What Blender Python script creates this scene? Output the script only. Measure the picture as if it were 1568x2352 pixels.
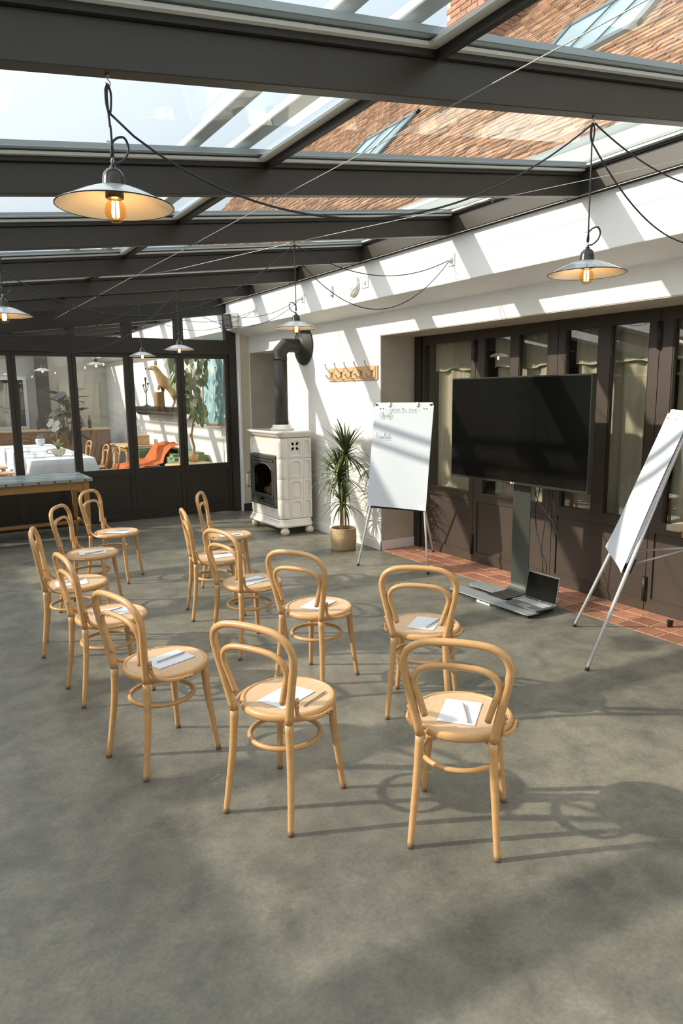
import bpy, bmesh, math, random
from mathutils import Vector, Matrix, Quaternion
R = random.Random(7)
for o in list(bpy.data.objects):
    bpy.data.objects.remove(o)
SC = bpy.context.scene
COL = SC.collection
PI = math.pi

# ---------------------------------------------------------------- camera
cam_d = bpy.data.cameras.new('camera')
cam_d.sensor_fit = 'VERTICAL'
cam_d.sensor_height = 36.0
cam_d.lens = 36.0 * 1613.75 / 2352.0
cam_d.clip_start = 0.05
cam_d.clip_end = 300
cam = bpy.data.objects.new('camera', cam_d)
COL.objects.link(cam)
rot = Matrix(((0.85269011, 0.09640489, -0.51344491),
              (-0.52228405, 0.13513643, -0.84199615),
              (-0.01178743, 0.98612588, 0.16558024)))
mw = rot.to_4x4()
mw.translation = (0, 0, 1.75)
cam.matrix_world = mw
SC.camera = cam

# ---------------------------------------------------------------- light
SUN_DIR = Vector((1.0, -0.525, -0.62)).normalized()     # the way the sunlight travels
sun_d = bpy.data.lights.new('sun', 'SUN')
sun_d.energy = 5.1
sun_d.angle = math.radians(0.9)
sun_d.color = (1.0, 0.885, 0.72)
sun = bpy.data.objects.new('sun', sun_d)
COL.objects.link(sun)
sun.rotation_euler = SUN_DIR.to_track_quat('-Z', 'Y').to_euler()
sun.location = (-10, 8, 12)

world = bpy.data.worlds.new('sky')
SC.world = world
world.use_nodes = True
wn = world.node_tree
wn.nodes.clear()
w_out = wn.nodes.new('ShaderNodeOutputWorld')
w_bg = wn.nodes.new('ShaderNodeBackground')
w_tc = wn.nodes.new('ShaderNodeTexCoord')
w_dot = wn.nodes.new('ShaderNodeVectorMath'); w_dot.operation = 'DOT_PRODUCT'
w_dot.inputs[1].default_value = tuple(-SUN_DIR)
w_ramp = wn.nodes.new('ShaderNodeValToRGB')
el = w_ramp.color_ramp.elements                     # hazy sky, paler and brighter round the sun
el[0].position = 0.0; el[0].color = (0.62, 0.72, 0.81, 1)
el[1].position = 1.0; el[1].color = (2.2, 2.15, 2.05, 1)
e_ = el.new(0.55); e_.color = (0.98, 1.03, 1.08, 1)
wn.links.new(w_tc.outputs['Generated'], w_dot.inputs[0])
wn.links.new(w_dot.outputs['Value'], w_ramp.inputs[0])
wn.links.new(w_ramp.outputs[0], w_bg.inputs[0])
wn.links.new(w_bg.outputs[0], w_out.inputs[0])
w_bg.inputs[1].default_value = 1.36

SC.view_settings.view_transform = 'Standard'
SC.view_settings.look = 'None'
SC.view_settings.exposure = 0.0
SC.view_settings.gamma = 1.0
SC.view_settings.use_curve_mapping = False

# ---------------------------------------------------------------- materials
MATS = {}
def mat(name, col, rough=0.5, metal=0.0, var=0.0, vscale=8.0, bump=0.0, bscale=60.0, coat=0.0,
        spec=0.5, obj_var=0.0, stretch=None, emit=None, estr=0.0, col2=None):
    m = bpy.data.materials.new(name)
    m.use_nodes = True
    nt = m.node_tree
    b = nt.nodes['Principled BSDF']
    b.inputs['Base Color'].default_value = (*col, 1)
    b.inputs['Roughness'].default_value = rough
    b.inputs['Metallic'].default_value = metal
    b.inputs['Specular IOR Level'].default_value = spec
    b.inputs['Coat Weight'].default_value = coat
    if emit:
        b.inputs['Emission Color'].default_value = (*emit, 1)
        b.inputs['Emission Strength'].default_value = estr
    if var or bump or obj_var:
        tc = nt.nodes.new('ShaderNodeTexCoord')
        mp = nt.nodes.new('ShaderNodeMapping')
        if stretch:
            mp.inputs['Scale'].default_value = stretch
        nt.links.new(tc.outputs['Object'], mp.inputs[0])
        src = None
        if var:
            n = nt.nodes.new('ShaderNodeTexNoise')
            n.inputs['Scale'].default_value = vscale
            n.inputs['Detail'].default_value = 6
            nt.links.new(mp.outputs[0], n.inputs['Vector'])
            rp = nt.nodes.new('ShaderNodeValToRGB')
            c2 = col2 or tuple(min(1, c * (1 + var)) for c in col)
            c1 = tuple(c * (1 - var) for c in col)
            rp.color_ramp.elements[0].position = 0.3
            rp.color_ramp.elements[0].color = (*c1, 1)
            rp.color_ramp.elements[1].position = 0.7
            rp.color_ramp.elements[1].color = (*c2, 1)
            nt.links.new(n.outputs[0], rp.inputs[0])
            src = rp.outputs[0]
        if obj_var:
            oi = nt.nodes.new('ShaderNodeObjectInfo')
            hs = nt.nodes.new('ShaderNodeHueSaturation')
            mr = nt.nodes.new('ShaderNodeMapRange')
            mr.inputs['To Min'].default_value = 1 - obj_var
            mr.inputs['To Max'].default_value = 1 + obj_var
            nt.links.new(oi.outputs['Random'], mr.inputs[0])
            nt.links.new(mr.outputs[0], hs.inputs['Value'])
            if src:
                nt.links.new(src, hs.inputs['Color'])
            else:
                hs.inputs['Color'].default_value = (*col, 1)
            src = hs.outputs[0]
        if src:
            nt.links.new(src, b.inputs['Base Color'])
        if bump:
            n2 = nt.nodes.new('ShaderNodeTexNoise')
            n2.inputs['Scale'].default_value = bscale
            n2.inputs['Detail'].default_value = 5
            nt.links.new(mp.outputs[0], n2.inputs['Vector'])
            bp = nt.nodes.new('ShaderNodeBump')
            bp.inputs['Strength'].default_value = bump
            bp.inputs['Distance'].default_value = 0.02
            nt.links.new(n2.outputs[0], bp.inputs['Height'])
            nt.links.new(bp.outputs[0], b.inputs['Normal'])
    MATS[name] = m
    return m

def glass(name, tint=(0.93, 0.96, 0.96), ior=1.5, rough=0.0, tr=1.0):
    m = bpy.data.materials.new(name)
    m.use_nodes = True
    nt = m.node_tree
    nt.nodes.clear()
    out = nt.nodes.new('ShaderNodeOutputMaterial')
    mix = nt.nodes.new('ShaderNodeMixShader')
    fr = nt.nodes.new('ShaderNodeFresnel')
    ge = nt.nodes.new('ShaderNodeNewGeometry')          # single panes: same reflection from both faces
    mr = nt.nodes.new('ShaderNodeMapRange')
    mr.inputs['To Min'].default_value = ior; mr.inputs['To Max'].default_value = 1.0 / ior
    nt.links.new(ge.outputs['Backfacing'], mr.inputs[0])
    nt.links.new(mr.outputs[0], fr.inputs[0])
    t = nt.nodes.new('ShaderNodeBsdfTransparent'); t.inputs[0].default_value = (*tint, 1)
    g = nt.nodes.new('ShaderNodeBsdfGlossy'); g.inputs['Roughness'].default_value = rough
    g.inputs[0].default_value = (tr, tr, tr, 1)
    nt.links.new(fr.outputs[0], mix.inputs[0])
    nt.links.new(t.outputs[0], mix.inputs[1])
    nt.links.new(g.outputs[0], mix.inputs[2])
    nt.links.new(mix.outputs[0], out.inputs[0])
    MATS[name] = m
    return m

def concrete():
    m = bpy.data.materials.new('polished_concrete')
    m.use_nodes = True
    nt = m.node_tree
    b = nt.nodes['Principled BSDF']
    tc = nt.nodes.new('ShaderNodeTexCoord')
    def noise(scale, detail=8, dist=0.0, rough=0.6):
        n = nt.nodes.new('ShaderNodeTexNoise')
        n.inputs['Scale'].default_value = scale
        n.inputs['Detail'].default_value = detail
        n.inputs['Distortion'].default_value = dist
        n.inputs['Roughness'].default_value = rough
        nt.links.new(tc.outputs['Object'], n.inputs['Vector'])
        return n
    def ramp(src, p0, c0, p1, c1):
        r = nt.nodes.new('ShaderNodeValToRGB')
        r.color_ramp.elements[0].position = p0; r.color_ramp.elements[0].color = (*c0, 1)
        r.color_ramp.elements[1].position = p1; r.color_ramp.elements[1].color = (*c1, 1)
        nt.links.new(src, r.inputs[0])
        return r
    def mul(a, bb, f=1.0, mode='MULTIPLY'):
        x = nt.nodes.new('ShaderNodeMix'); x.data_type = 'RGBA'; x.blend_type = mode
        x.inputs[0].default_value = f
        nt.links.new(a, x.inputs[6]); nt.links.new(bb, x.inputs[7])
        return x.outputs[2]
    big = ramp(noise(0.8, 8, 0.2).outputs[0], 0.3, (0.128, 0.127, 0.108), 0.7, (0.262, 0.245, 0.198))
    mid = ramp(noise(4.5, 10, 0.25, 0.72).outputs[0], 0.30, (0.58, 0.585, 0.59), 0.60, (1.12, 1.10, 1.07))
    fine = ramp(noise(60, 6).outputs[0], 0.35, (0.86, 0.86, 0.86), 0.65, (1.08, 1.08, 1.08))
    sp = ramp(noise(190, 2).outputs[0], 0.70, (0, 0, 0), 0.76, (0.16, 0.15, 0.13))
    c = mul(mul(big.outputs[0], mid.outputs[0]), fine.outputs[0])
    c = mul(c, sp.outputs[0], 0.6, 'ADD')
    # hairline cracks
    vo = nt.nodes.new('ShaderNodeTexVoronoi'); vo.feature = 'DISTANCE_TO_EDGE'
    vo.inputs['Scale'].default_value = 0.85
    wv = nt.nodes.new('ShaderNodeTexNoise'); wv.inputs['Scale'].default_value = 2.2; wv.inputs['Detail'].default_value = 8
    nt.links.new(tc.outputs['Object'], wv.inputs['Vector'])
    av = nt.nodes.new('ShaderNodeMix'); av.data_type = 'RGBA'; av.blend_type = 'LINEAR_LIGHT'
    av.inputs[0].default_value = 0.35
    nt.links.new(tc.outputs['Object'], av.inputs[6]); nt.links.new(wv.outputs[1], av.inputs[7])
    nt.links.new(av.outputs[2], vo.inputs['Vector'])
    cr = ramp(vo.outputs['Distance'], 0.0, (0.10, 0.095, 0.08), 0.0035, (0, 0, 0))
    msk = ramp(noise(1.1, 3).outputs[0], 0.5, (0, 0, 0), 0.6, (1, 1, 1))
    c = mul(c, mul(cr.outputs[0], msk.outputs[0]), 0.7, 'ADD')
    nt.links.new(c, b.inputs['Base Color'])
    rr = ramp(noise(5, 8, 0.8).outputs[0], 0.3, (0.30, 0.30, 0.30), 0.7, (0.52, 0.52, 0.52))
    nt.links.new(rr.outputs[0], b.inputs['Roughness'])
    bp = nt.nodes.new('ShaderNodeBump'); bp.inputs['Strength'].default_value = 0.06; bp.inputs['Distance'].default_value = 0.01
    nt.links.new(noise(45, 6).outputs[0], bp.inputs['Height'])
    nt.links.new(bp.outputs[0], b.inputs['Normal'])
    b.inputs['Specular IOR Level'].default_value = 0.45
    MATS['concrete'] = m
    return m
concrete()
mat('white_paint', (0.90, 0.895, 0.88), 0.6, var=0.02, vscale=3)
mat('plaster', (0.845, 0.83, 0.79), 0.75, var=0.05, vscale=2.2, bump=0.10, bscale=14, stretch=(1, 1, 0.6))
mat('beige_plaster', (0.50, 0.46, 0.38), 0.85, var=0.10, vscale=4, bump=0.25, bscale=22)  # beige-grey, darker than the wall plaster
mat('cream_paint', (0.68, 0.62, 0.47), 0.6)
mat('beam_paint', (0.043, 0.036, 0.027), 0.42, var=0.06, vscale=2)
mat('dark_shade_paint', (0.028, 0.024, 0.019), 0.5)  # shade on the beam lips painted as darker brown; also dark purlin and plinth
mat('glazing_alu', (0.82, 0.83, 0.82), 0.5)
mat('cap_grey', (0.36, 0.41, 0.42), 0.5)
mat('frame_dark', (0.024, 0.0195, 0.0145), 0.40, var=0.08, vscale=3)
mat('door_brown', (0.056, 0.040, 0.029), 0.48, var=0.06, vscale=3)
mat('terracotta', (0.42, 0.185, 0.115), 0.5, var=0.16, vscale=7, obj_var=0.30, bump=0.08, bscale=40)
mat('grout', (0.50, 0.40, 0.29), 0.9, var=0.1, vscale=30)
mat('beech', (0.62, 0.355, 0.150), 0.33, var=0.07, vscale=9, stretch=(1, 1, 5), coat=0.15)
mat('beech_seat', (0.70, 0.465, 0.275), 0.36, var=0.07, vscale=5, stretch=(1.2, 9, 1), coat=0.1)
mat('worn_tip', (0.20, 0.13, 0.07), 0.7)
mat('screw_dark', (0.05, 0.04, 0.03), 0.5)
mat('paper', (0.74, 0.77, 0.82), 0.7)
mat('pad_paper', (0.60, 0.645, 0.70), 0.6, bump=0.25, bscale=3.0)
mat('pencil_wood', (0.30, 0.17, 0.09), 0.5)
mat('pencil_grey', (0.42, 0.35, 0.29), 0.45)
mat('graphite', (0.05, 0.05, 0.05), 0.5)
mat('ink_grey', (0.30, 0.31, 0.33), 0.8)
mat('ink_dark', (0.06, 0.06, 0.06), 0.7)
mat('chrome', (0.72, 0.73, 0.74), 0.25, metal=1.0)
mat('leg_alu', (0.72, 0.75, 0.80), 0.35, metal=0.25)
mat('black_plastic', (0.018, 0.018, 0.018), 0.45)
mat('screen', (0.006, 0.006, 0.0055), 0.12, spec=0.35)
mat('bezel', (0.022, 0.022, 0.02), 0.35)
mat('steel_dark', (0.065, 0.07, 0.064), 0.42, metal=0.6, var=0.06, vscale=2, stretch=(6, 6, 1))
mat('plate_grey', (0.36, 0.39, 0.40), 0.4, metal=0.35, var=0.04, vscale=6)
mat('laptop_grey', (0.13, 0.135, 0.13), 0.5, metal=0.2)
mat('key_light', (0.45, 0.48, 0.50), 0.5)
mat('white_plastic', (0.80, 0.80, 0.78), 0.4)
mat('speaker_grey', (0.05, 0.055, 0.055), 0.7)
mat('enamel_white', (0.80, 0.79, 0.74), 0.25, coat=0.4)
mat('enamel_grey', (0.36, 0.40, 0.41), 0.22, coat=0.4)
mat('enamel_black', (0.02, 0.02, 0.02), 0.25)
mat('lamp_bakelite', (0.035, 0.033, 0.03), 0.2)
mat('bulb_holder', (0.03, 0.025, 0.02), 0.4)
mat('filament', (1, 0.7, 0.35), 0.5, emit=(1.0, 0.66, 0.30), estr=45)
mat('cable_black', (0.020, 0.022, 0.024), 0.5)
mat('wire_steel', (0.55, 0.54, 0.50), 0.4, metal=0.4)
mat('stove_tile', (0.80, 0.755, 0.70), 0.16, coat=0.6, var=0.025, vscale=3)
mat('stove_joint', (0.42, 0.33, 0.24), 0.8)
mat('foot_cream', (0.72, 0.62, 0.47), 0.3, coat=0.3)
mat('cast_iron', (0.10, 0.097, 0.085), 0.4, metal=0.5, var=0.12, vscale=12)
mat('fire_black', (0.008, 0.007, 0.006), 0.9, spec=0.05)
mat('log', (0.13, 0.075, 0.038), 0.9, var=0.3, vscale=14)
mat('flame', (1, 0.35, 0.05), 0.5, emit=(1.0, 0.25, 0.03), estr=9)
mat('pipe_black', (0.036, 0.034, 0.029), 0.55, var=0.08, vscale=5)
mat('pine', (0.66, 0.40, 0.22), 0.55, var=0.06, vscale=6, stretch=(1, 6, 6))
mat('pale_plank', (0.78, 0.60, 0.45), 0.6, var=0.06, vscale=6, stretch=(6, 1, 6))
mat('pine_dark', (0.26, 0.15, 0.06), 0.6)
mat('brass_old', (0.42, 0.36, 0.25), 0.35, metal=0.9)
mat('jute', (0.68, 0.49, 0.28), 0.9, var=0.22, vscale=40, bump=0.6, bscale=120, stretch=(1, 1, 5))
mat('pot_terracotta', (0.40, 0.13, 0.05), 0.7)
mat('soil', (0.05, 0.032, 0.02), 0.95)
mat('dracaena_leaf', (0.095, 0.130, 0.036), 0.42, obj_var=0.45)
mat('stem_bark', (0.24, 0.165, 0.09), 0.85, var=0.3, vscale=40, stretch=(1, 1, 6))
mat('zinc', (0.38, 0.46, 0.475), 0.26, metal=0.45, var=0.16, vscale=4, stretch=(1, 4, 1))
mat('zinc_edge', (0.30, 0.33, 0.32), 0.4, metal=0.5)
mat('oak_table', (0.38, 0.205, 0.055), 0.5, var=0.08, vscale=5, stretch=(6, 1, 1))
mat('rivet', (0.05, 0.05, 0.045), 0.35, metal=0.8)
mat('curtain', (0.50, 0.45, 0.345), 0.9, var=0.07, vscale=30, stretch=(1, 3, 0.3))
mat('curtain_hem', (0.66, 0.60, 0.46), 0.9)
mat('olive_wall', (0.34, 0.29, 0.19), 0.9)
mat('cloth_white', (0.80, 0.82, 0.86), 0.85)
mat('far_wall', (0.60, 0.57, 0.50), 0.8, var=0.08, vscale=1.5)
mat('far_dark', (0.06, 0.05, 0.042), 0.6)
mat('sofa_green', (0.20, 0.285, 0.155), 0.95, var=0.08, vscale=20)
mat('throw_orange', (0.52, 0.125, 0.032), 0.95, var=0.12, vscale=10)
mat('light_wood', (0.64, 0.43, 0.24), 0.5, var=0.06, vscale=5)
mat('leaf_tree', (0.31, 0.37, 0.19), 0.45, obj_var=0.4)
mat('leaf_dark', (0.030, 0.040, 0.022), 0.45, obj_var=0.3)
mat('bark_light', (0.40, 0.29, 0.19), 0.8)
mat('fur_gold', (0.50, 0.27, 0.095), 0.85, var=0.25, vscale=6, col2=(0.62, 0.43, 0.22))
mat('shelf_dark', (0.035, 0.043, 0.036), 0.4)
mat('candle_iron', (0.03, 0.035, 0.025), 0.5)
mat('petal', (0.82, 0.80, 0.78), 0.6)
mat('petal_heart', (0.45, 0.20, 0.05), 0.6)
mat('cup_cream', (0.66, 0.57, 0.42), 0.35)
mat('napkin', (0.30, 0.30, 0.31), 0.7)
mat('counter_wood', (0.26, 0.13, 0.055), 0.5)
mat('bottle_dark', (0.05, 0.04, 0.03), 0.15)
mat('frame_wood', (0.42, 0.27, 0.14), 0.6)
mat('brick', (0.40, 0.21, 0.135), 0.9, var=0.14, vscale=9, obj_var=0.14)
mat('mortar', (0.52, 0.47, 0.40), 0.95)
mat('gutter_zinc', (0.42, 0.47, 0.47), 0.45, metal=0.2)
mat('rail_grey', (0.52, 0.555, 0.56), 0.5)
mat('velux_frame', (0.16, 0.19, 0.20), 0.5)
mat('painted_sky_pane', (0.36, 0.50, 0.56), 0.15)  # sky's reflection painted in as flat pale blue
mat('outdoor_stone', (0.55, 0.50, 0.44), 0.9, var=0.1)
glass('roof_glass', (0.93, 0.965, 0.97), 1.45)
glass('wall_glass', (0.955, 0.97, 0.965), 1.5)
glass('door_glass', (0.88, 0.89, 0.86), 2.1)
glass('fire_glass', (0.85, 0.8, 0.75), 1.2)
glass('bulb_glass', (1.0, 0.80, 0.48), 1.35)
glass('clear_glass', (0.90, 0.93, 0.95), 1.5)
glass('sky_glass', (0.25, 0.35, 0.40), 2.4)

def tile_roof_mat():
    m = mat('roof_tile', (0.36, 0.245, 0.175), 0.9, var=0.22, vscale=9, col2=(0.46, 0.27, 0.16))
    nt = m.node_tree
    b = nt.nodes['Principled BSDF']
    a = nt.nodes.new('ShaderNodeAttribute'); a.attribute_name = 'shade'
    src = b.inputs['Base Color'].links[0].from_socket
    hs = nt.nodes.new('ShaderNodeHueSaturation')
    nt.links.new(src, hs.inputs['Color'])
    nt.links.new(a.outputs['Fac'], hs.inputs['Value'])
    nt.links.new(hs.outputs[0], b.inputs['Base Color'])
tile_roof_mat()

def painting_mat():
    m = mat('painting_blue', (0.2, 0.4, 0.45), 0.6)
    nt = m.node_tree
    b = nt.nodes['Principled BSDF']
    tc = nt.nodes.new('ShaderNodeTexCoord')
    mp = nt.nodes.new('ShaderNodeMapping'); mp.inputs['Scale'].default_value = (1, 2.6, 1.1)
    n = nt.nodes.new('ShaderNodeTexNoise'); n.inputs['Scale'].default_value = 2.4; n.inputs['Detail'].default_value = 9
    n.inputs['Distortion'].default_value = 1.5
    r = nt.nodes.new('ShaderNodeValToRGB')
    el = r.color_ramp.elements
    el[0].position = 0.30; el[0].color = (0.07, 0.17, 0.20, 1)
    el[1].position = 0.68; el[1].color = (0.62, 0.72, 0.72, 1)
    e = el.new(0.48); e.color = (0.20, 0.40, 0.46, 1)
    nt.links.new(tc.outputs['Object'], mp.inputs[0]); nt.links.new(mp.outputs[0], n.inputs['Vector'])
    nt.links.new(n.outputs[0], r.inputs[0]); nt.links.new(r.outputs[0], b.inputs['Base Color'])
painting_mat()

# ---------------------------------------------------------------- mesh helpers
class MB:
    """collects shapes and links them as one mesh object"""
    def __init__(s):
        s.v = []; s.f = []; s.sm = []
    def add(s, vs, fs, smooth=False):
        o = len(s.v)
        s.v.extend([tuple(v) for v in vs])
        for f in fs:
            s.f.append(tuple(i + o for i in f)); s.sm.append(smooth)
        return s
    def box(s, x0, x1, y0, y1, z0, z1):
        vs = [(x, y, z) for z in (z0, z1) for y in (y0, y1) for x in (x0, x1)]
        return s.add(vs, [(0, 2, 3, 1), (4, 5, 7, 6), (0, 1, 5, 4), (2, 6, 7, 3), (0, 4, 6, 2), (1, 3, 7, 5)])
    def obox(s, c, u, v, w):
        """oriented box: centre and three half-axis vectors"""
        c = Vector(c); u = Vector(u); v = Vector(v); w = Vector(w)
        vs = [c + a * u + b * v + d * w for d in (-1, 1) for b in (-1, 1) for a in (-1, 1)]
        if u.cross(v).dot(w) < 0:
            return s.add(vs, [(0, 1, 3, 2), (4, 6, 7, 5), (0, 4, 5, 1), (2, 3, 7, 6), (0, 2, 6, 4), (1, 5, 7, 3)])
        return s.add(vs, [(0, 2, 3, 1), (4, 5, 7, 6), (0, 1, 5, 4), (2, 6, 7, 3), (0, 4, 6, 2), (1, 3, 7, 5)])
    def prism(s, poly, axis, a0, a1):
        """polygon (two coords) extruded along axis x, y or z"""
        n = len(poly)
        def P(p, a):
            return {'x': (a, p[0], p[1]), 'y': (p[0], a, p[1]), 'z': (p[0], p[1], a)}[axis]
        vs = [P(p, a0) for p in poly] + [P(p, a1) for p in poly]
        fs = [tuple(range(n - 1, -1, -1)), tuple(range(n, 2 * n))]
        fs += [(i, (i + 1) % n, n + (i + 1) % n, n + i) for i in range(n)]
        return s.add(vs, fs)
    def tube(s, pts, r, n=8, closed=False, cap=True, flat=1.0):
        pts = [Vector(p) for p in pts]
        m = len(pts)
        rs = r if isinstance(r, (list, tuple)) else [r] * m
        tang = []
        for i in range(m):
            if closed:
                t = pts[(i + 1) % m] - pts[i - 1]
            else:
                t = pts[min(i + 1, m - 1)] - pts[max(i - 1, 0)]
            tang.append(t.normalized())
        up = Vector((0, 0, 1))
        if abs(tang[0].dot(up)) > 0.9:
            up = Vector((1, 0, 0))
        nrm = (up - tang[0] * up.dot(tang[0])).normalized()
        vs = []
        for i in range(m):
            nrm = (nrm - tang[i] * nrm.dot(tang[i]))
            nrm.normalize()
            bi = tang[i].cross(nrm)
            for k in range(n):
                a = 2 * PI * k / n
                vs.append(pts[i] + nrm * (math.cos(a) * rs[i]) + bi * (math.sin(a) * rs[i] * flat))
        fs = []
        for i in range(m if closed else m - 1):
            j = (i + 1) % m
            for k in range(n):
                l = (k + 1) % n
                fs.append((i * n + k, i * n + l, j * n + l, j * n + k))
        s.add(vs, fs, True)
        if cap and not closed:
            o = len(s.v) - len(vs)
            s.f.append(tuple(o + k for k in range(n - 1, -1, -1))); s.sm.append(False)
            s.f.append(tuple(o + (m - 1) * n + k for k in range(n))); s.sm.append(False)
        return s
    def lathe(s, prof, n=24, c=(0, 0, 0), axis='z', cap=True):
        vs = []
        for (r, h) in prof:
            for k in range(n):
                a = 2 * PI * k / n
                x, y = r * math.cos(a), r * math.sin(a)
                p = {'z': (x, y, h), 'x': (h, x, y), 'y': (y, h, x)}[axis]
                vs.append((p[0] + c[0], p[1] + c[1], p[2] + c[2]))
        fs = []
        for i in range(len(prof) - 1):
            for k in range(n):
                l = (k + 1) % n
                fs.append((i * n + k, i * n + l, (i + 1) * n + l, (i + 1) * n + k))
        s.add(vs, fs, True)
        if cap:
            o = len(s.v) - len(vs)
            if prof[0][0] > 1e-5:
                s.f.append(tuple(o + k for k in range(n - 1, -1, -1))); s.sm.append(False)
            if prof[-1][0] > 1e-5:
                b = o + (len(prof) - 1) * n
                s.f.append(tuple(b + k for k in range(n))); s.sm.append(False)
        return s
    def grid(s, fn, nu, nv, smooth=True):
        vs = [fn(i / nu, j / nv) for j in range(nv + 1) for i in range(nu + 1)]
        fs = [(j * (nu + 1) + i, j * (nu + 1) + i + 1, (j + 1) * (nu + 1) + i + 1, (j + 1) * (nu + 1) + i)
              for j in range(nv) for i in range(nu)]
        return s.add(vs, fs, smooth)
    def mesh(s, name, material, bevel=0.0, segs=1):
        me = bpy.data.meshes.new(name)
        me.from_pydata(s.v, [], s.f)
        me.polygons.foreach_set('use_smooth', s.sm)
        if bevel:
            bm = bmesh.new(); bm.from_mesh(me)
            ed = [e for e in bm.edges if len(e.link_faces) == 2 and e.calc_face_angle(0) > 0.5]
            bmesh.ops.bevel(bm, geom=ed, offset=bevel, segments=segs, affect='EDGES', clamp_overlap=True)
            bm.to_mesh(me); bm.free()
        me.materials.append(MATS[material] if isinstance(material, str) else material)
        me.update()
        return me
    def build(s, name, material, parent=None, bevel=0.0, loc=None, segs=1):
        o = bpy.data.objects.new(name, s.mesh(name, material, bevel, segs))
        COL.objects.link(o)
        if parent is not None:
            o.parent = parent
        if loc is not None:
            o.location = loc
        return o

def tag(o, label=None, cat=None, group=None, kind=None):
    if label: o['label'] = label
    if cat: o['category'] = cat
    if group: o['group'] = group
    if kind: o['kind'] = kind
    return o
def thing(name, label, cat, loc=(0, 0, 0), rz=0.0, group=None, kind=None):
    o = bpy.data.objects.new(name, None)
    o.empty_display_size = 0.05
    COL.objects.link(o)
    o.location = loc; o.rotation_euler = (0, 0, rz)
    return tag(o, label, cat, group, kind)
def struct(name, label, cat='structure', loc=(0, 0, 0)):
    return thing(name, label, cat, loc, kind='structure')
def inst(name, me, parent=None, loc=(0, 0, 0), rot=(0, 0, 0), scale=(1, 1, 1)):
    o = bpy.data.objects.new(name, me)
    COL.objects.link(o)
    if parent is not None:
        o.parent = parent
    o.location = loc; o.rotation_euler = rot; o.scale = scale
    return o
CH = {}
def copy_tree(o, parent=None):
    c = o.copy(); COL.objects.link(c)
    if parent is not None:
        c.parent = parent
    for ch in list(o.children):
        copy_tree(ch, c)
    return c
def cr(pts, per=6, closed=False):
    """Catmull-Rom samples through the points"""
    P = [Vector(p) for p in pts]; n = len(P); out = []
    rng = n if closed else n - 1
    for i in range(rng):
        p0 = P[(i - 1) % n] if (closed or i > 0) else P[0] * 2 - P[1]
        p1 = P[i]; p2 = P[(i + 1) % n]
        p3 = P[(i + 2) % n] if (closed or i + 2 < n) else P[-1] * 2 - P[-2]
        for k in range(per):
            t = k / per
            out.append(0.5 * ((2 * p1) + (p2 - p0) * t + (2 * p0 - 5 * p1 + 4 * p2 - p3) * t * t
                              + (3 * p1 - p0 - 3 * p2 + p3) * t ** 3))
    if not closed:
        out.append(P[-1])
    return out
def lerp(a, b, t): return a + (b - a) * t
# ================================================================ SETTING
def zr(x): return 3.065 + 0.124 * (x - 4.1)            # underside of the roof beams
XW = 4.43      # plaster face of the right wall
XD = 4.91      # face of the folding doors
XF = 4.10      # face of the white box beam
YE = 9.95      # glazed wall at the end
XS = -2.98     # glazed wall on the left
Y0, Y1 = -4.0, 20.0

# ---- floor
floor = struct('floor', 'grey polished concrete floor with a strip of terracotta tiles along the brown doors', 'floor')
MB().box(XS - 0.1, XW, Y0, Y1, -0.12, 0.0).build('concrete_slab', 'concrete', floor)
MB().box(XW, XD + 0.15, Y0, 6.42, -0.12, -0.0012).build('tile_bed', 'grout', floor)
MB().box(XW, XD + 0.15, 6.42, Y1, -0.12, 0.0).build('niche_threshold', 'concrete', floor)
tile_me = []
for k in range(4):
    j = lambda: R.uniform(-0.0025, 0.0025)
    b = MB(); b.box(-0.0795 + j(), 0.0795 + j(), -0.081 + j(), 0.081 + j(), -0.02, 0.0)
    tile_me.append(b.mesh('tile', 'terracotta', 0.003))
tile_last = MB().box(-0.066, 0.066, -0.081, 0.081, -0.02, 0.0).mesh('tile', 'terracotta', 0.003)
for r_, xc in enumerate((4.517, 4.687, 4.842)):
    for k in range(26):
        yc = 6.33 - 0.1727 * k
        inst('tile', tile_last if r_ == 2 else R.choice(tile_me), floor,
             (xc + R.uniform(-.001, .001), yc + R.uniform(-.0015, .0015), 0.0015 + R.uniform(-.001, .001)),
             (0, 0, R.uniform(-.006, .006)))

# ---- right wall: plaster, openings for the folding doors and for the niche behind the stove
wr = struct('wall_right', 'white plaster wall on the right with deep openings', 'wall')
b = MB()
b.box(XW, 5.0, 6.42, 8.70, 0, 2.66)
b.box(XW, 5.0, 0.3, 6.42, 2.372, 2.66)
b.box(XW, 5.0, 8.70, 9.85, 2.365, 2.66)
b.box(XW, 5.0, 9.85, Y1, 0, 2.66)
b.box(XW, 5.0, Y0, 0.3, 0, 2.66)
b.build('plaster', 'plaster', wr)
b = MB()
b.box(XW + .004, XD, 6.412, 6.42, 0, 2.372)
b.box(XW + .004, 5.0, 9.842, 9.85, 0, 2.365)
b.box(XW + .004, XD, 0.3, 6.42, 2.364, 2.372)
b.build('reveal', 'beige_plaster', wr)
b = MB(); b.box(4.99, 5.05, 8.6, 9.9, 0, 2.5)
b.box(4.90, 4.99, 8.70, 8.80, 0, 2.365); b.box(4.86, 4.99, 9.74, 9.842, 0, 2.36)
b.build('niche_door', 'door_brown', wr)
b = MB(); b.box(5.0, 5.1, 6.42, 20, 0, 2.66); b.build('niche_back', 'far_dark', wr)

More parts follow.
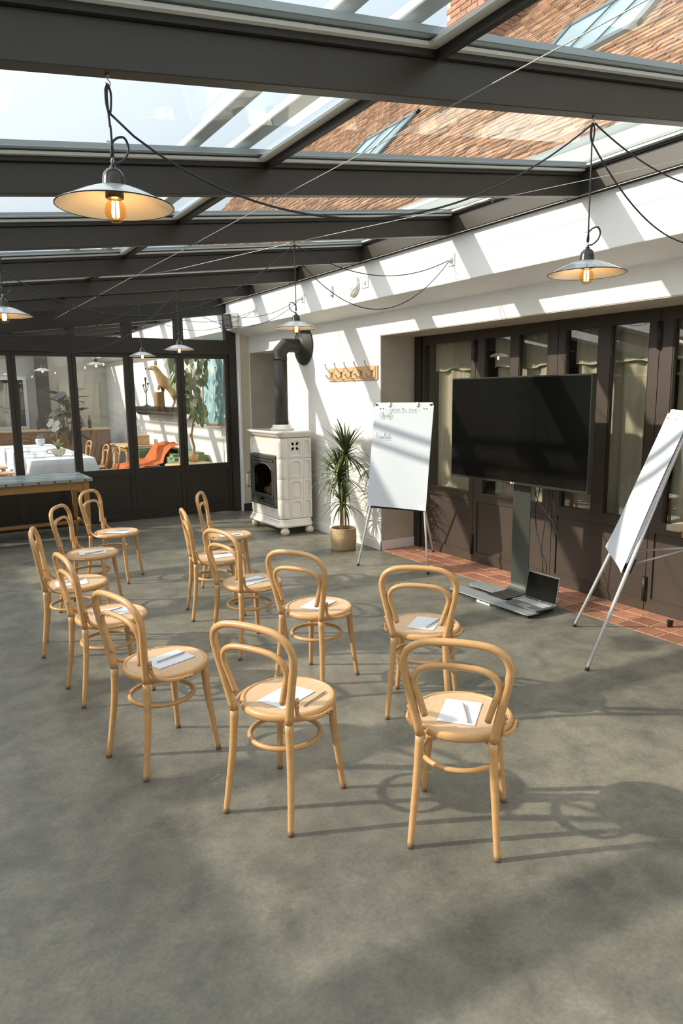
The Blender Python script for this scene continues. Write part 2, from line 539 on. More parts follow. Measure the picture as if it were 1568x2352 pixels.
# ---- white box beam (fascia) along the top of the right wall
tr = struct('trim_1', 'white plastered box beam running along the top of the right wall', 'trim')
prof = [(XF, 3.065), (XF, 2.685), (XW + .02, 2.598), (4.75, 2.598), (4.75, 3.065)]
MB().prism([(p[0], p[1]) for p in prof], 'y', Y0, 9.90).build('box_beam', 'white_paint', tr, 0.004)
MB().prism([(p[0], p[1]) for p in prof], 'y', 10.03, Y1).build('box_beam', 'white_paint', tr, 0.004)
MB().box(4.16, 4.75, Y0, Y1, 3.066, 3.42).build('upstand', 'gutter_zinc', tr)

bb = struct('baseboard_right', 'white skirting board along the foot of the plaster wall', 'baseboard')
b = MB(); b.box(XW - .014, XW, 6.398, 8.70, 0, 0.105); b.box(XW - .014, XD - .01, 6.398, 6.412, 0, 0.105)
b.build('skirting', 'white_paint', bb, 0.003)

# ---- pilaster where the glazed end wall meets the right wall
pl = struct('trim_2', 'cream pilaster with a white edge bead beside the dark glazed wall', 'trim')
MB().box(4.285, XW + .005, 9.862, 9.99, 0.10, 2.63).build('pilaster', 'cream_paint', pl)
MB().box(4.25, 4.285, 9.852, 9.99, 0.0, 2.66).build('edge_bead', 'white_paint', pl)
MB().box(4.262, XW + .012, 9.83, 9.862, 0.0, 0.115).build('dark_plinth', 'dark_shade_paint', pl)

# ---- roof of glass on sloping steel beams
ceil = struct('ceiling', 'sloping glass roof on dark painted steel beams', 'ceiling')
SL = math.atan(0.124)
def slope_box(b, x0, x1, y0, y1, o0, o1):
    b.prism([(x0, zr(x0) + o0), (x1, zr(x1) + o0), (x1, zr(x1) + o1), (x0, zr(x0) + o1)], 'y', y0, y1)
YB = [2.16 + 1.365 * k for k in range(-4, 14)]
for y in YB:
    b = MB(); slope_box(b, XS, 4.06, y - 0.062, y, 0, 0.128)
    b.build('beam', 'beam_paint', ceil, 0.003)
    b = MB(); slope_box(b, XS, 4.06, y - 0.082, y + 0.02, 0.128, 0.150)
    b.build('beam_flange', 'dark_shade_paint', ceil)
    b = MB(); slope_box(b, XS, 4.06, y - 0.105, y + 0.045, 0.150, 0.163)
    b.build('glazing_bar', 'glazing_alu', ceil)
    b = MB(); slope_box(b, XS, 4.10, y - 0.14, y + 0.08, 0.171, 0.195)
    b.build('cover_cap', 'cap_grey', ceil)
for i in range(len(YB) - 1):
    ya, yb = YB[i] + 0.045, YB[i + 1] - 0.105
    b = MB(); slope_box(b, 1.672, 1.702, ya - .03, yb + .03, 0.118, 0.162); b.build('purlin', 'dark_shade_paint', ceil)
    b = MB(); slope_box(b, 1.622, 1.6719, ya - .03, yb + .03, 0.150, 0.163); b.build('purlin_lit_side', 'glazing_alu', ceil)  # purlin's skylit side painted in as a pale strip
    for xa, xb in ((XS, 1.66), (1.66, 4.08)):
        MB().add([(xa, ya - .03, zr(xa) + .167), (xb, ya - .03, zr(xb) + .167), (xb, yb + .03, zr(xb) + .167), (xa, yb + .03, zr(xa) + .167)],
                 [(0, 1, 2, 3)]).build('glass_pane', 'roof_glass', ceil)
b = MB(); b.box(4.04, 4.098, Y0, Y1, 3.066, 3.205); b.build('ridge_beam', 'beam_paint', ceil, 0.003)
MB().box(4.028, 4.098, Y0, Y1, 3.2051, 3.222).build('ridge_lip', 'dark_shade_paint', ceil)
MB().box(3.99, 4.10, Y0, Y1, 3.2221, 3.236).build('ridge_strip', 'glazing_alu', ceil)
MB().box(4.0, 4.2, Y0, Y1, 3.245, 3.262).build('ridge_cap', 'cap_grey', ceil)
MB().box(XS - .06, XS + .04, Y0, Y1, zr(XS) - .04, zr(XS) + .14).build('eaves_beam', 'beam_paint', ceil)

# ---- glazed end wall: five leaves in view and more to the left, fixed lights above
BX = [4.13, 3.398, 2.665, 1.923, 1.186, 0.452, -0.285, -1.02, -1.757]
PX = [(3.454, 4.077), (2.727, 3.341), (1.973, 2.602), (1.238, 1.873), (0.50, 1.134), (-.235, .40), (-.97, -.335), (-1.70, -1.07)]
wb = struct('wall_back', 'dark brown glazed partition closing the far end of the room', 'wall')
MB().box(XS, 4.25, 9.925, 10.045, 2.335, 2.547).build('header', 'frame_dark', wb, 0.004)
MB().box(4.131, 4.25, 9.92, 10.05, 0, 3.06).build('jamb', 'frame_dark', wb, 0.003)
b = MB(); b.prism([(XS, zr(XS) - .145), (4.131, zr(4.131) - .145), (4.131, zr(4.131) + .16), (XS, zr(XS) + .16)], 'y', 9.92, 10.05)
b.build('top_rail', 'frame_dark', wb)
for k in range(4):
    b = MB(); x = (PX[k][0] + PX[k + 1][1]) / 2; w = PX[k][0] - PX[k + 1][1]
    b.box(x - w / 2, x + w / 2, 9.925, 10.045, 2.5475, zr(x) - .13); b.build('transom_post', 'frame_dark', wb)
MB().box(4.10, 4.131, 9.925, 10.045, 2.5475, 2.92).build('transom_post', 'frame_dark', wb)
for k in range(5):
    a, c = (PX[k][0], min(PX[k][1], 4.10))
    if k == 4: a = 1.10; c = 1.13; continue
    za, zc = zr(a) - .14, zr(c) - .14
    MB().add([(a, 9.985, 2.54), (c, 9.985, 2.54), (c, 9.985, zc), (a, 9.985, za)], [(0, 1, 2, 3)]).build('transom_pane', 'wall_glass', wb)
MB().box(XS, -1.757, 9.93, 10.04, 0, 2.335).build('side_panel', 'frame_dark', wb)
for k in range(8):
    x1, x0 = BX[k], BX[k + 1]; p0, p1 = PX[k]
    w = struct('window_%d' % (k + 1), 'dark framed glazed leaf of the end partition, number %d from the white stove' % (k + 1), 'window')
    b = MB(); g = 0.0025
    b.box(x0 + g, p0, 9.95, 10.01, 0.01, 2.333); b.box(p1, x1 - g, 9.95, 10.01, 0.01, 2.333)
    b.box(p0, p1, 9.95, 10.01, 2.28, 2.333); b.box(p0, p1, 9.95, 10.01, 0.66, 0.75); b.box(p0, p1, 9.95, 10.01, 0.01, 0.13)
    b.build('frame', 'frame_dark', w)
    MB().box(p0, p1, 9.965, 10.0, 0.13, 0.66).build('panel', 'frame_dark', w)
    MB().add([(p0, 9.98, .75), (p1, 9.98, .75), (p1, 9.98, 2.28), (p0, 9.98, 2.28)], [(0, 1, 2, 3)]).build('pane', 'wall_glass', w)

# ---- glazed wall on the left (outside the frame, lets the low sun in)
wl = struct('wall_left', 'dark framed glazed wall on the left', 'wall')
b = MB()
for k in range(-10, 22):
    y = 3.77 + 0.737 * k
    if y < Y0 or y > Y1: continue
    b.box(XS - .03, XS + .03, y - .065, y + .065, 0, 2.19)
b.box(XS - .03, XS + .03, Y0, Y1, 2.10, 2.19); b.box(XS - .03, XS + .03, Y0, Y1, 0, .75)
b.build('frame', 'frame_dark', wl)
MB().add([(XS, Y0, .75), (XS, Y1, .75), (XS, Y1, 2.10), (XS, Y0, 2.10)], [(0, 1, 2, 3)]).build('pane', 'wall_glass', wl)
wf = struct('wall_front', 'plain plaster wall behind the camera', 'wall')
MB().box(XS, 5.0, Y0 - .1, Y0, 0, 3.3).build('plaster', 'plaster', wf)

# ---- brown folding doors on the right wall
DY = [6.30, 5.435, 4.381, 3.395, 2.36, 1.33, 0.30]
DP = [[(5.495, 6.255)], [(4.954, 5.306), (4.492, 4.847)], [(3.952, 4.30), (3.48, 3.836)], [(2.93, 3.285), (2.46, 2.82)],
      [(1.90, 2.25), (1.44, 1.79)], [(.87, 1.22), (.40, .76)]]
dfr = struct('door_7', 'dark outer frame around the brown folding doors', 'door')
b = MB(); b.box(4.885, 4.99, 6.302, 6.411, 0, 2.363); b.build('jamb', 'frame_dark', dfr, 0.003)
MB().box(4.90, 4.99, 0.3, 6.302, 2.366, 2.42).build('head', 'frame_dark', dfr)
for k in range(6):
    y1, y0 = DY[k], DY[k + 1]
    d = struct('door_%d' % (k + 1), 'brown glazed folding door leaf, number %d counted from the plant' % (k + 1), 'door')
    g = 0.003; T = (4.91, 4.965)
    ps = sorted(DP[k]); b = MB(); e = y0 + g
    for (pa, pb) in ps:
        b.box(*T, e, pa, .735, 2.27); e = pb
    b.box(*T, e, y1 - g, .735, 2.27)
    b.box(*T, y0 + g, y1 - g, 2.27, 2.365); b.box(*T, y0 + g, y1 - g, .645, .735)
    b.box(*T, y0 + g, y1 - g, .006, .10)
    pl0, pl1 = (y0 + .075, y1 - .055)
    b.box(*T, y0 + g, pl0, .10, .645); b.box(*T, pl1, y1 - g, .10, .645)
    b.build('frame', 'door_brown', d)
    b = MB(); b.box(4.923, 4.95, pl0, pl1, .10, .645); b.build('panel', 'door_brown', d)
    b = MB(); b.box(4.905, 4.923, pl0, pl1, .10, .108); b.build('panel_moulding', 'door_brown', d)
    for (pa, pb) in ps:
        MB().add([(4.94, pa, .735), (4.94, pb, .735), (4.94, pb, 2.27), (4.94, pa, 2.27)], [(0, 3, 2, 1)]).build('pane', 'door_glass', d)
        b = MB(); b.box(4.914, 4.94, pa, pa + .012, .735, 2.27); b.box(4.914, 4.94, pb - .012, pb, .735, 2.27)
        b.build('glazing_bead', 'frame_dark', d)
    if k in (0, 2, 4):
        for za, zb in ((.085, .283), (1.16, 1.34), (2.06, 2.262)):
            b = MB(); b.lathe([(.015, za), (.015, zb)], 10, (4.898, y0, 0)); b.box(4.899, 4.909, y0 - .02, y0 + .02, za, zb)
            b.build('hinge', 'black_plastic', d)

# room behind the doors
rm = struct('wall_1', 'olive beige room dimly seen behind the curtained doors', 'wall')
b = MB(); b.box(7.9, 8.0, -0.5, 7.5, 0, 2.7); b.box(5.0, 8.0, 7.4, 7.5, 0, 2.7); b.box(5.0, 8.0, -.5, -.4, 0, 2.7)
b.box(5.0, 8.0, -.5, 7.5, 2.6, 2.7); b.box(4.99, 8.0, -.5, 7.5, -.1, 0)
b.box(5.0, 5.55, 6.46, 7.4, 0, 2.6)
b.build('back_room', 'olive_wall', rm)

# curtains behind the glass
def curtain(ya, yb, label, zt=2.30, seed=0, hem=1.99):
    rr = random.Random(seed)
    t = thing('curtain', label, 'curtain', (5.06, (ya + yb) / 2, 0), 0, 'linen curtains behind the brown doors')
    n = max(14, int((yb - ya) / .02)); ph = rr.uniform(0, 6); fr = rr.uniform(26, 34)
    hw = (yb - ya) / 2
    def wave(u, amp): 
        y = lerp(-hw, hw, u)
        return amp * (math.sin(y * fr + ph) + .5 * math.sin(y * fr * 2.3 + ph * 2)), y
    def low(u, v):
        w, y = wave(u, .022); return (w, y, lerp(.35, 2.27, v))
    MB().grid(low, n, 6).build('curtain_panel', 'curtain', t)
    def top(u, v):
        w, y = wave(u, .012); zz = hem + .012 * math.sin(y * 9 + ph) + .01 * math.sin(y * 21)
        return (w * .8 - .038, y, lerp(zz, zt, v))
    fl = MB().grid(top, n, 5).build('curtain_flap', 'curtain', t)
    pts = [Vector(top(i / n, 0)) for i in range(n + 1)]
    MB().tube(pts, .006, 6).build('hem', 'curtain_hem', fl)
curtain(5.42, 6.21, 'linen curtain with a top flap behind the door leaf nearest the plant', seed=1)
curtain(4.45, 5.28, 'linen curtain in the two panes above the left half of the television', seed=2)
curtain(3.45, 4.27, 'linen curtain between the television and the right-hand flip chart', seed=4)
curtain(2.42, 3.32, 'linen curtain behind the right-hand flip chart at the photo edge', seed=6)

# ---- outside: tiled house roof, chimney, rails, added wall against the low sun
hs = struct('roof_1', 'steep brown tiled roof of the house above the glass roof', 'roof')
hs['kind'] = 'structure'
def tile_roof():
    vs = []; fs = []; sh = []
    n_row = 62; dy = 0.168; expo = 0.088; ca = math.sqrt(.5)
    rr = random.Random(3)
    for r in range(n_row):
        s0 = r * expo
        if s0 > 5.40: break
        off = (r % 2) * dy / 2
        for k in range(int(17.0 / dy)):
            y0 = -0.2 + off + k * dy; y1 = y0 + dy - .008
            # skip tiles under the skylights and the chimney
            sm = s0 + .05; xm = 4.3 + sm * ca
            if 5.52 < xm < 6.32 and (4.15 < y0 < 5.55 or 8.05 < y0 < 9.35): continue
            l = expo + .05; t = .019 + rr.uniform(-.006, .010); z = rr.uniform(0, .008)
            def P(s, h, y): return (4.3 + s * ca - h * ca, y, 3.5 + s * ca + h * ca)
            o = len(vs)
            vs += [P(s0, z, y0), P(s0, z, y1), P(s0, z + t, y0), P(s0, z + t, y1), P(s0 + l, z, y0), P(s0 + l, z, y1)]
            fs += [(o, o + 2, o + 3, o + 1), (o + 2, o + 4, o + 5, o + 3), (o, o + 4, o + 2), (o + 1, o + 3, o + 5)]
            sh += [rr.uniform(.62, 1.45)] * 4
    me = bpy.data.meshes.new('roof_tile'); me.from_pydata(vs, [], fs)
    at = me.attributes.new('shade', 'FLOAT', 'FACE'); at.data.foreach_set('value', sh)
    me.materials.append(MATS['roof_tile']); me.update()
    o = bpy.data.objects.new('roof_tile', me); COL.objects.link(o); o.parent = hs; o['kind'] = 'stuff'
tile_roof()
ca = math.sqrt(.5)
b = MB(); b.prism([(4.33, 3.40), (8.2, 7.27), (12.1, 3.4)], 'y', -.3, 17)
b.build('roof_body', 'roof_tile', hs)
b = MB(); b.lathe([(.12, -.3), (.12, 17)], 10, (8.2, 0, 7.40), 'y'); b.build('ridge_tile', 'roof_tile', hs)
b = MB(); b.lathe([(.075, -.3), (.075, 17)], 10, (4.30, 0, 3.46), 'y'); b.build('gutter', 'gutter_zinc', hs)
def skylight(y0, y1, label):
    t = thing('skylight', label, 'skylight', (5.9, (y0 + y1) / 2, 5.1), 0)
    U = Vector((ca, 0, ca)); N = Vector((-ca, 0, ca)); V = Vector((0, 1, 0))
    h = (y1 - y0) / 2; L = .52
    b = MB()
    for s in (-1, 1):
        b.obox(U * (s * (L - .04)) + N * .025, U * .045, V * h, N * .03)
        b.obox(V * (s * (h - .045)) + N * .025, U * L, V * .045, N * .03)
    b.build('frame', 'velux_frame', t)
    b = MB(); b.obox(N * .035, U * (L - .05), V * (h - .06), N * .004); b.build('pane', 'painted_sky_pane', t)
    for s in (-.35, .3):
        b = MB(); b.tube([U * -.46 + V * (h * s) + N * .055, U * .46 + V * (h * (s - .25)) + N * .055], .008, 6)
        b.build('stay_rod', 'velux_frame', t)
skylight(4.2, 5.6, 'dark framed roof window in the tiled roof, nearest one')
skylight(8.1, 9.4, 'dark framed roof window in the tiled roof, farther one by the chimney')
chm = thing('chimney', 'square brick chimney standing on the tiled roof at the top edge', 'chimney', (7.25, 7.95, 5.6))
MB().box(-.33, .33, -.42, .42, 0, 3.4).build('mortar_core', 'mortar', chm)
br = MB().box(-.105, .105, -.05, .05, -.033, .033).mesh('brick', 'brick', .004)
for row in range(26):
    z = .72 + row * .078
    for k in range(4):
        x = -.33 + .11 + k * .22 + (row % 2) * -.11
        if x > -.34 and x < .34: inst('brick', br, chm, (min(x, .235), -.385, z))
    for k in range(5):
        y = -.42 + .105 + k * .22 + (row % 2) * -.105
        if y > -.42 and y < .42: inst('brick', br, chm, (-.295, min(y, .32), z), (0, 0, PI / 2))
for i, (x, hw) in enumerate(((1.295, .036), (1.555, .040))):
    t = thing('shade_rail', ('left' if i == 0 else 'right') + ' one of two pale grey rails lying along the glass roof outside', 'rail', (x, 8, zr(x) + .235), 0)
    MB().box(-hw, hw, -12, 12, -.015, .02).build('rail', 'rail_grey', t, .004)
    b = MB()
    for y in YB:
        b.box(-.02, .02, y - 8.05, y - 8.01, -.045, -.015)
    b.build('rail_foot', 'rail_grey', t)
gw = struct('wall_2', 'unseen wall added outside on the left to block the low sun', 'wall')
MB().box(-4.4, -4.15, -14, 40, 0, 2.86).build('sun_blocker', 'outdoor_stone', gw)  # added out of view to keep low sun off the left floor
gr = struct('ground', 'paved ground outside', 'ground')
MB().box(-40, -3.1, -40, 60, -.3, -.13).build('paving', 'outdoor_stone', gr)
# ================================================================ CHAIRS
def hoop(w0, z0, wm, zm, ztop, x0, xm, xt, k=1.0):
    """bentwood hoop: left foot, up, round the top, down to the right foot (x forward, y left)"""
    pts = [(x0, w0, z0), (lerp(x0, xm, .5), lerp(w0, wm, .50), lerp(z0, zm, .5)), (xm, wm, zm)]
    for a in (22, 45, 68, 90):
        t = math.radians(a); q = math.sin(t) ** .68
        pts.append((lerp(xm, xt, q), wm * math.cos(t) ** .68 if a < 90 else 0.0, lerp(zm, ztop, q)))
    return cr(pts + [(p[0], -p[1], p[2]) for p in reversed(pts[:-1])], 4)
def make_chair(label):
    t = thing('bentwood_chair', label, 'chair')
    # seat: round bent frame with an inset plywood panel
    pr_ = [(.0, .440), (.165, .440), (.197, .436), (.206, .444), (.209, .455), (.206, .466), (.199, .4725), (.190, .4735), (.1875, .4715), (.1865, .468), (0, .468)]
    b = MB(); b.lathe(pr_, 36, cap=False); b.build('seat', 'beech', t)
    b = MB(); b.lathe([(0, .4683), (.120, .4681), (.178, .4684), (.1855, .4695)], 36, cap=False)
    b.build('seat_panel', 'beech_seat', t)
    # back legs, one piece with the outer hoop in reality: legs below, hoop above
    for s in (1, -1):
        pts = cr([(-.243, .166 * s, 0), (-.222, .157 * s, .14), (-.203, .146 * s, .30), (-.196, .138 * s, .455)], 5)
        rs = [lerp(.0128, .0182, i / (len(pts) - 1)) for i in range(len(pts))]
        lg = MB().tube(pts, rs, 10).build('leg', 'beech', t)
        MB().tube([(-.2432, .166 * s, -.001), (-.2402, .1646 * s, .018)], .0136, 10).build('leg_tip', 'worn_tip', lg)
        pts = cr([(.166, .174 * s, 0), (.150, .158 * s, .16), (.136, .146 * s, .30), (.128, .138 * s, .442)], 5)
        rs = [lerp(.0128, .0194, i / (len(pts) - 1)) for i in range(len(pts))]
        lg = MB().tube(pts, rs, 10).build('leg', 'beech', t)
        MB().tube([(.1663, .1742 * s, -.001), (.1643, .1724 * s, .018)], .0136, 10).build('leg_tip', 'worn_tip', lg)
    pts = hoop(.138, .452, .194, .738, .858, -.196, -.236, -.264)
    n = len(pts)
    rs = [.0182 - .0032 * math.sin(PI * i / (n - 1)) for i in range(n)]
    MB().tube(pts, rs, 10).build('back_hoop', 'beech', t)
    pts = hoop(.117, .540, .156, .672, .760, -.208, -.227, -.248)
    MB().tube(pts, [.0130] * len(pts), 9).build('inner_hoop', 'beech', t)
    # ring stretcher
    ring = [(.152 * math.cos(a) - .028, .152 * math.sin(a) * 1.0, .312) for a in [2 * PI * i / 32 for i in range(32)]]
    MB().tube(ring, .0115, 8, closed=True).build('stretcher_ring', 'beech', t)
    # bent brackets from the hoop to the rim of the seat
    for s in (1, -1):
        pts = cr([(-.197, .181 * s, .568), (-.190, .173 * s, .528), (-.172, .170 * s, .486), (-.130, .182 * s, .459), (-.070, .2085 * s, .452), (.010, .2185 * s, .4525)], 5)
        br_ = MB().tube(pts, [.0095] * len(pts), 7, flat=.8).build('bracket', 'beech', t)
        b = MB()
        for p in ((-.1945, .1865 * s, .552), (-.1905, .183 * s, .530), (-.040, .2235 * s, .452), (-.015, .2265 * s, .452)):
            b.lathe([(.0028, -.002), (.0028, .002), (0, .002)], 6, p, 'y')
        b.build('screw', 'screw_dark', br_)
    return t
CHAIRS = [
    # x, y, facing, label
    (1.802, 2.040, 43.4, 'bentwood chair nearest the camera, right end of the back row'),
    (1.286, 2.570, 28.3, 'bentwood chair just left of the nearest one, pencil lying off its paper'),
    (0.964, 3.258, 16.1, 'bentwood chair of the back row, third from its right end'),
    (0.928, 4.180, 4.4, 'bentwood chair of the back row, fourth from its right end'),
    (0.905, 5.070, -12.0, 'leftmost bentwood chair, its hoop seen almost edge-on'),
    (1.213, 5.994, -30.3, 'bentwood chair of the back row, second from the zinc table'),
    (1.612, 6.810, -38.2, 'bentwood chair right beside the leg of the zinc-topped table'),
    (2.359, 2.999, 45.3, 'bentwood chair of the front row nearest the television'),
    (2.038, 3.624, 28.3, 'bentwood chair of the front row, second from the television'),
    (1.944, 4.398, 12.3, 'bentwood chair of the front row, third from the television'),
    (2.031, 5.256, -12.0, 'bentwood chair of the front row, fourth from the television'),
    (2.462, 6.055, -30.0, 'bentwood chair of the front row nearest the white stove'),
]
proto = make_chair(CHAIRS[0][3])
for i, (x, y, a, lab) in enumerate(CHAIRS):
    c = proto if i == 0 else copy_tree(proto)
    c.location = (x, y, .001); c.rotation_euler = (0, 0, math.radians(a))
    tag(c, lab, 'chair', 'bentwood chairs set out in two curved rows')

# sheets of paper and pencils on the seats: x, y, angle, pencil x, y, angle
WHO = ['nearest chair', 'chair left of the nearest one', 'third chair of the back row', 'fourth chair of the back row', 'leftmost chair',
       'chair second from the zinc table', 'chair beside the zinc table', 'front-row chair nearest the television',
       'middle chair of the photo', 'third chair of the front row', 'fourth chair of the front row', 'front-row chair nearest the stove']
PAP = [(1.797, 2.042, 40, 1.804, 2.016, 55), (1.274, 2.562, 24, 1.363, 2.470, 26), (.982, 3.263, 18, .999, 3.267, 20), (.936, 4.210, -5, .932, 4.215, 19),
       (.866, 5.056, -7, .878, 5.074, 13), (1.208, 5.971, -10, 1.219, 5.940, 16), (1.622, 6.764, -45, 1.640, 6.790, -19), (2.373, 3.004, 36, 2.398, 2.964, 24),
       (2.050, 3.653, 32, 2.090, 3.588, 22), (1.943, 4.399, 15, 1.955, 4.387, -1), (2.047, 5.263, -5, 2.052, 5.300, -5), (2.458, 6.000, -20, 2.460, 5.950, 8)]
pap_me = None
def paper_mesh(seed):
    rr = random.Random(seed)
    def fn(u, v):
        x, y = (u - .5) * .21, (v - .5) * .15
        return (x, y, .0012 + .0022 * max(0, (u - .75) * 4) ** 2 * rr_a + .0012 * max(0, (.3 - v) * 3) ** 2 * rr_b)
    rr_a, rr_b = rr.uniform(0, 1), rr.uniform(0, 1)
    b = MB(); b.grid(fn, 8, 6); 
    b.box(-.105, .105, -.075, .075, 0, .0010)
    return b.mesh('sheet', 'paper')
pen_b = MB(); pen_b.tube([(-.0875, 0, .0038), (.070, 0, .0038)], .0038, 6)
pen_me = pen_b.mesh('pencil', 'pencil_grey')
tip_b = MB(); tip_b.tube([(.070, 0, .0038), (.0875, 0, .0038)], [.0038, .0008], 6)
tip_me = tip_b.mesh('pencil_tip', 'pencil_wood')
for i, (x, y, a, px, py, pa) in enumerate(PAP):
    zt = .4705
    o = inst('sheet_of_paper', paper_mesh(i), None, (x, y, zt), (0, 0, math.radians(a)))
    tag(o, 'white paper sheet on the seat of the ' + WHO[i], 'paper', 'sheets of paper on the chairs')
    off = (i == 1)
    p = thing('pencil', ('grey pencil beside the paper on the ' if off else 'grey pencil lying on the paper on the ') + WHO[i], 'pencil',
              (px, py, zt + (.0002 if off else .0042)), math.radians(pa), 'pencils on the chairs')
    inst('barrel', pen_me, p); inst('tip', tip_me, p)
# ================================================================ TELEVISION, FLIP CHARTS, LAPTOP
STROKES = {  # simple hand strokes on a unit grid (cap height 1)
    'O': (.8, [[(.4, 1), (.1, .8), (0, .45), (.15, .1), (.4, 0), (.65, .12), (.78, .5), (.66, .85), (.4, 1), (.3, .93)]]),
    'R': (.7, [[(.08, 0), (.1, 1)], [(.02, .95), (.4, 1), (.58, .78), (.4, .52), (.1, .5)], [(.3, .5), (.65, 0)]]),
    'D': (.75, [[(.1, 0), (.1, 1)], [(0, 1), (.4, .97), (.68, .6), (.55, .15), (.02, 0)]]),
    'E': (.6, [[(.55, .98), (.1, 1), (.1, 0), (.58, .02)], [(.1, .52), (.45, .53)]]),
    'U': (.7, [[(.05, 1), (.06, .3), (.25, 0), (.5, .1), (.6, .5), (.6, 1)]]),
    'J': (.6, [[(.1, 1), (.6, 1)], [(.4, 1), (.4, .25), (.25, 0), (.05, .15)]]),
    '-': (.5, [[(.05, .45), (.42, .48)]]), ' ': (.5, []),
    'b': (.42, [[(0, .1), (.2, .7), (.22, 1), (.12, .95), (.08, .1), (.25, 0), (.36, .25), (.2, .45), (.42, .38)]]),
    'j': (.3, [[(0, .2), (.16, .45), (.16, -.35), (.02, -.45), (.02, -.2), (.3, .1)], [(.17, .62), (.19, .64)]]),
    'e': (.34, [[(0, .12), (.24, .3), (.2, .45), (.06, .38), (.06, .1), (.18, 0), (.34, .12)]]),
    'c': (.32, [[(.26, .38), (.14, .45), (.03, .22), (.12, 0), (.32, .12)]]),
    't': (.3, [[(0, .1), (.15, .9), (.12, .1), (.2, 0), (.3, .1)], [(.0, .62), (.3, .66)]]),
    'i': (.22, [[(0, .1), (.1, .45), (.1, .08), (.22, .1)], [(.12, .66), (.14, .68)]]),
    'f': (.34, [[(0, .1), (.22, .8), (.16, 1), (.08, .8), (.1, -.4), (.2, -.42), (.14, .05), (.34, .15)]]),
    's': (.3, [[(0, .1), (.17, .48), (.24, .2), (.1, 0), (.3, .1)]]),
    'r': (.28, [[(0, .1), (.08, .48), (.18, .42), (.18, .1), (.28, .1)]]),
    'é': (.34, [[(0, .12), (.24, .3), (.2, .45), (.06, .38), (.06, .1), (.18, 0), (.34, .12)], [(.14, .62), (.26, .78)]]),
    'u': (.38, [[(0, .12), (.06, .45), (.08, .05), (.2, .03), (.27, .45), (.28, .05), (.38, .1)]]),
    'l': (.26, [[(0, .1), (.18, .8), (.12, 1), (.05, .8), (.08, .08), (.26, .1)]]),
    'a': (.38, [[(.28, .4), (.12, .46), (.03, .2), (.14, 0), (.28, .4), (.28, .05), (.38, .1)]]),
}
STROKES['Rr'] = (.75, [[(.12, -.12), (.2, .95)], [(0, .75), (.15, 1.0), (.5, .98), (.6, .72), (.4, .5), (.2, .5)], [(.32, .5), (.72, .1)]])
def handwriting(b, text, u0, v0, h, w_total, th, plane, smooth=True, slant=.12):
    """thin flat pen strokes; plane(u, v, lift) gives the 3-D point"""
    tot = sum(STROKES[c][0] + .06 for c in text)
    k = w_total / (tot * h)
    x = 0
    for c in text:
        w, lines = STROKES[c]
        for ln in lines:
            pts = [(u0 + (x + p[0] + slant * p[1]) * h * k, v0 + p[1] * h) for p in ln]
            P = [(p.x, p.y) for p in cr([(a, q, 0) for a, q in pts], 4)] if smooth and len(pts) > 2 else pts
            for i in range(len(P) - 1):
                a, q = Vector(P[i]), Vector(P[i + 1]); d = q - a
                if d.length < 1e-6: continue
                n = Vector((-d.y, d.x)).normalized() * th / 2
                vs = [a - n, q - n, q + n, a + n]
                b.add([plane(v.x, v.y, .0012) for v in vs], [(0, 1, 2, 3)])
        x += w + .06
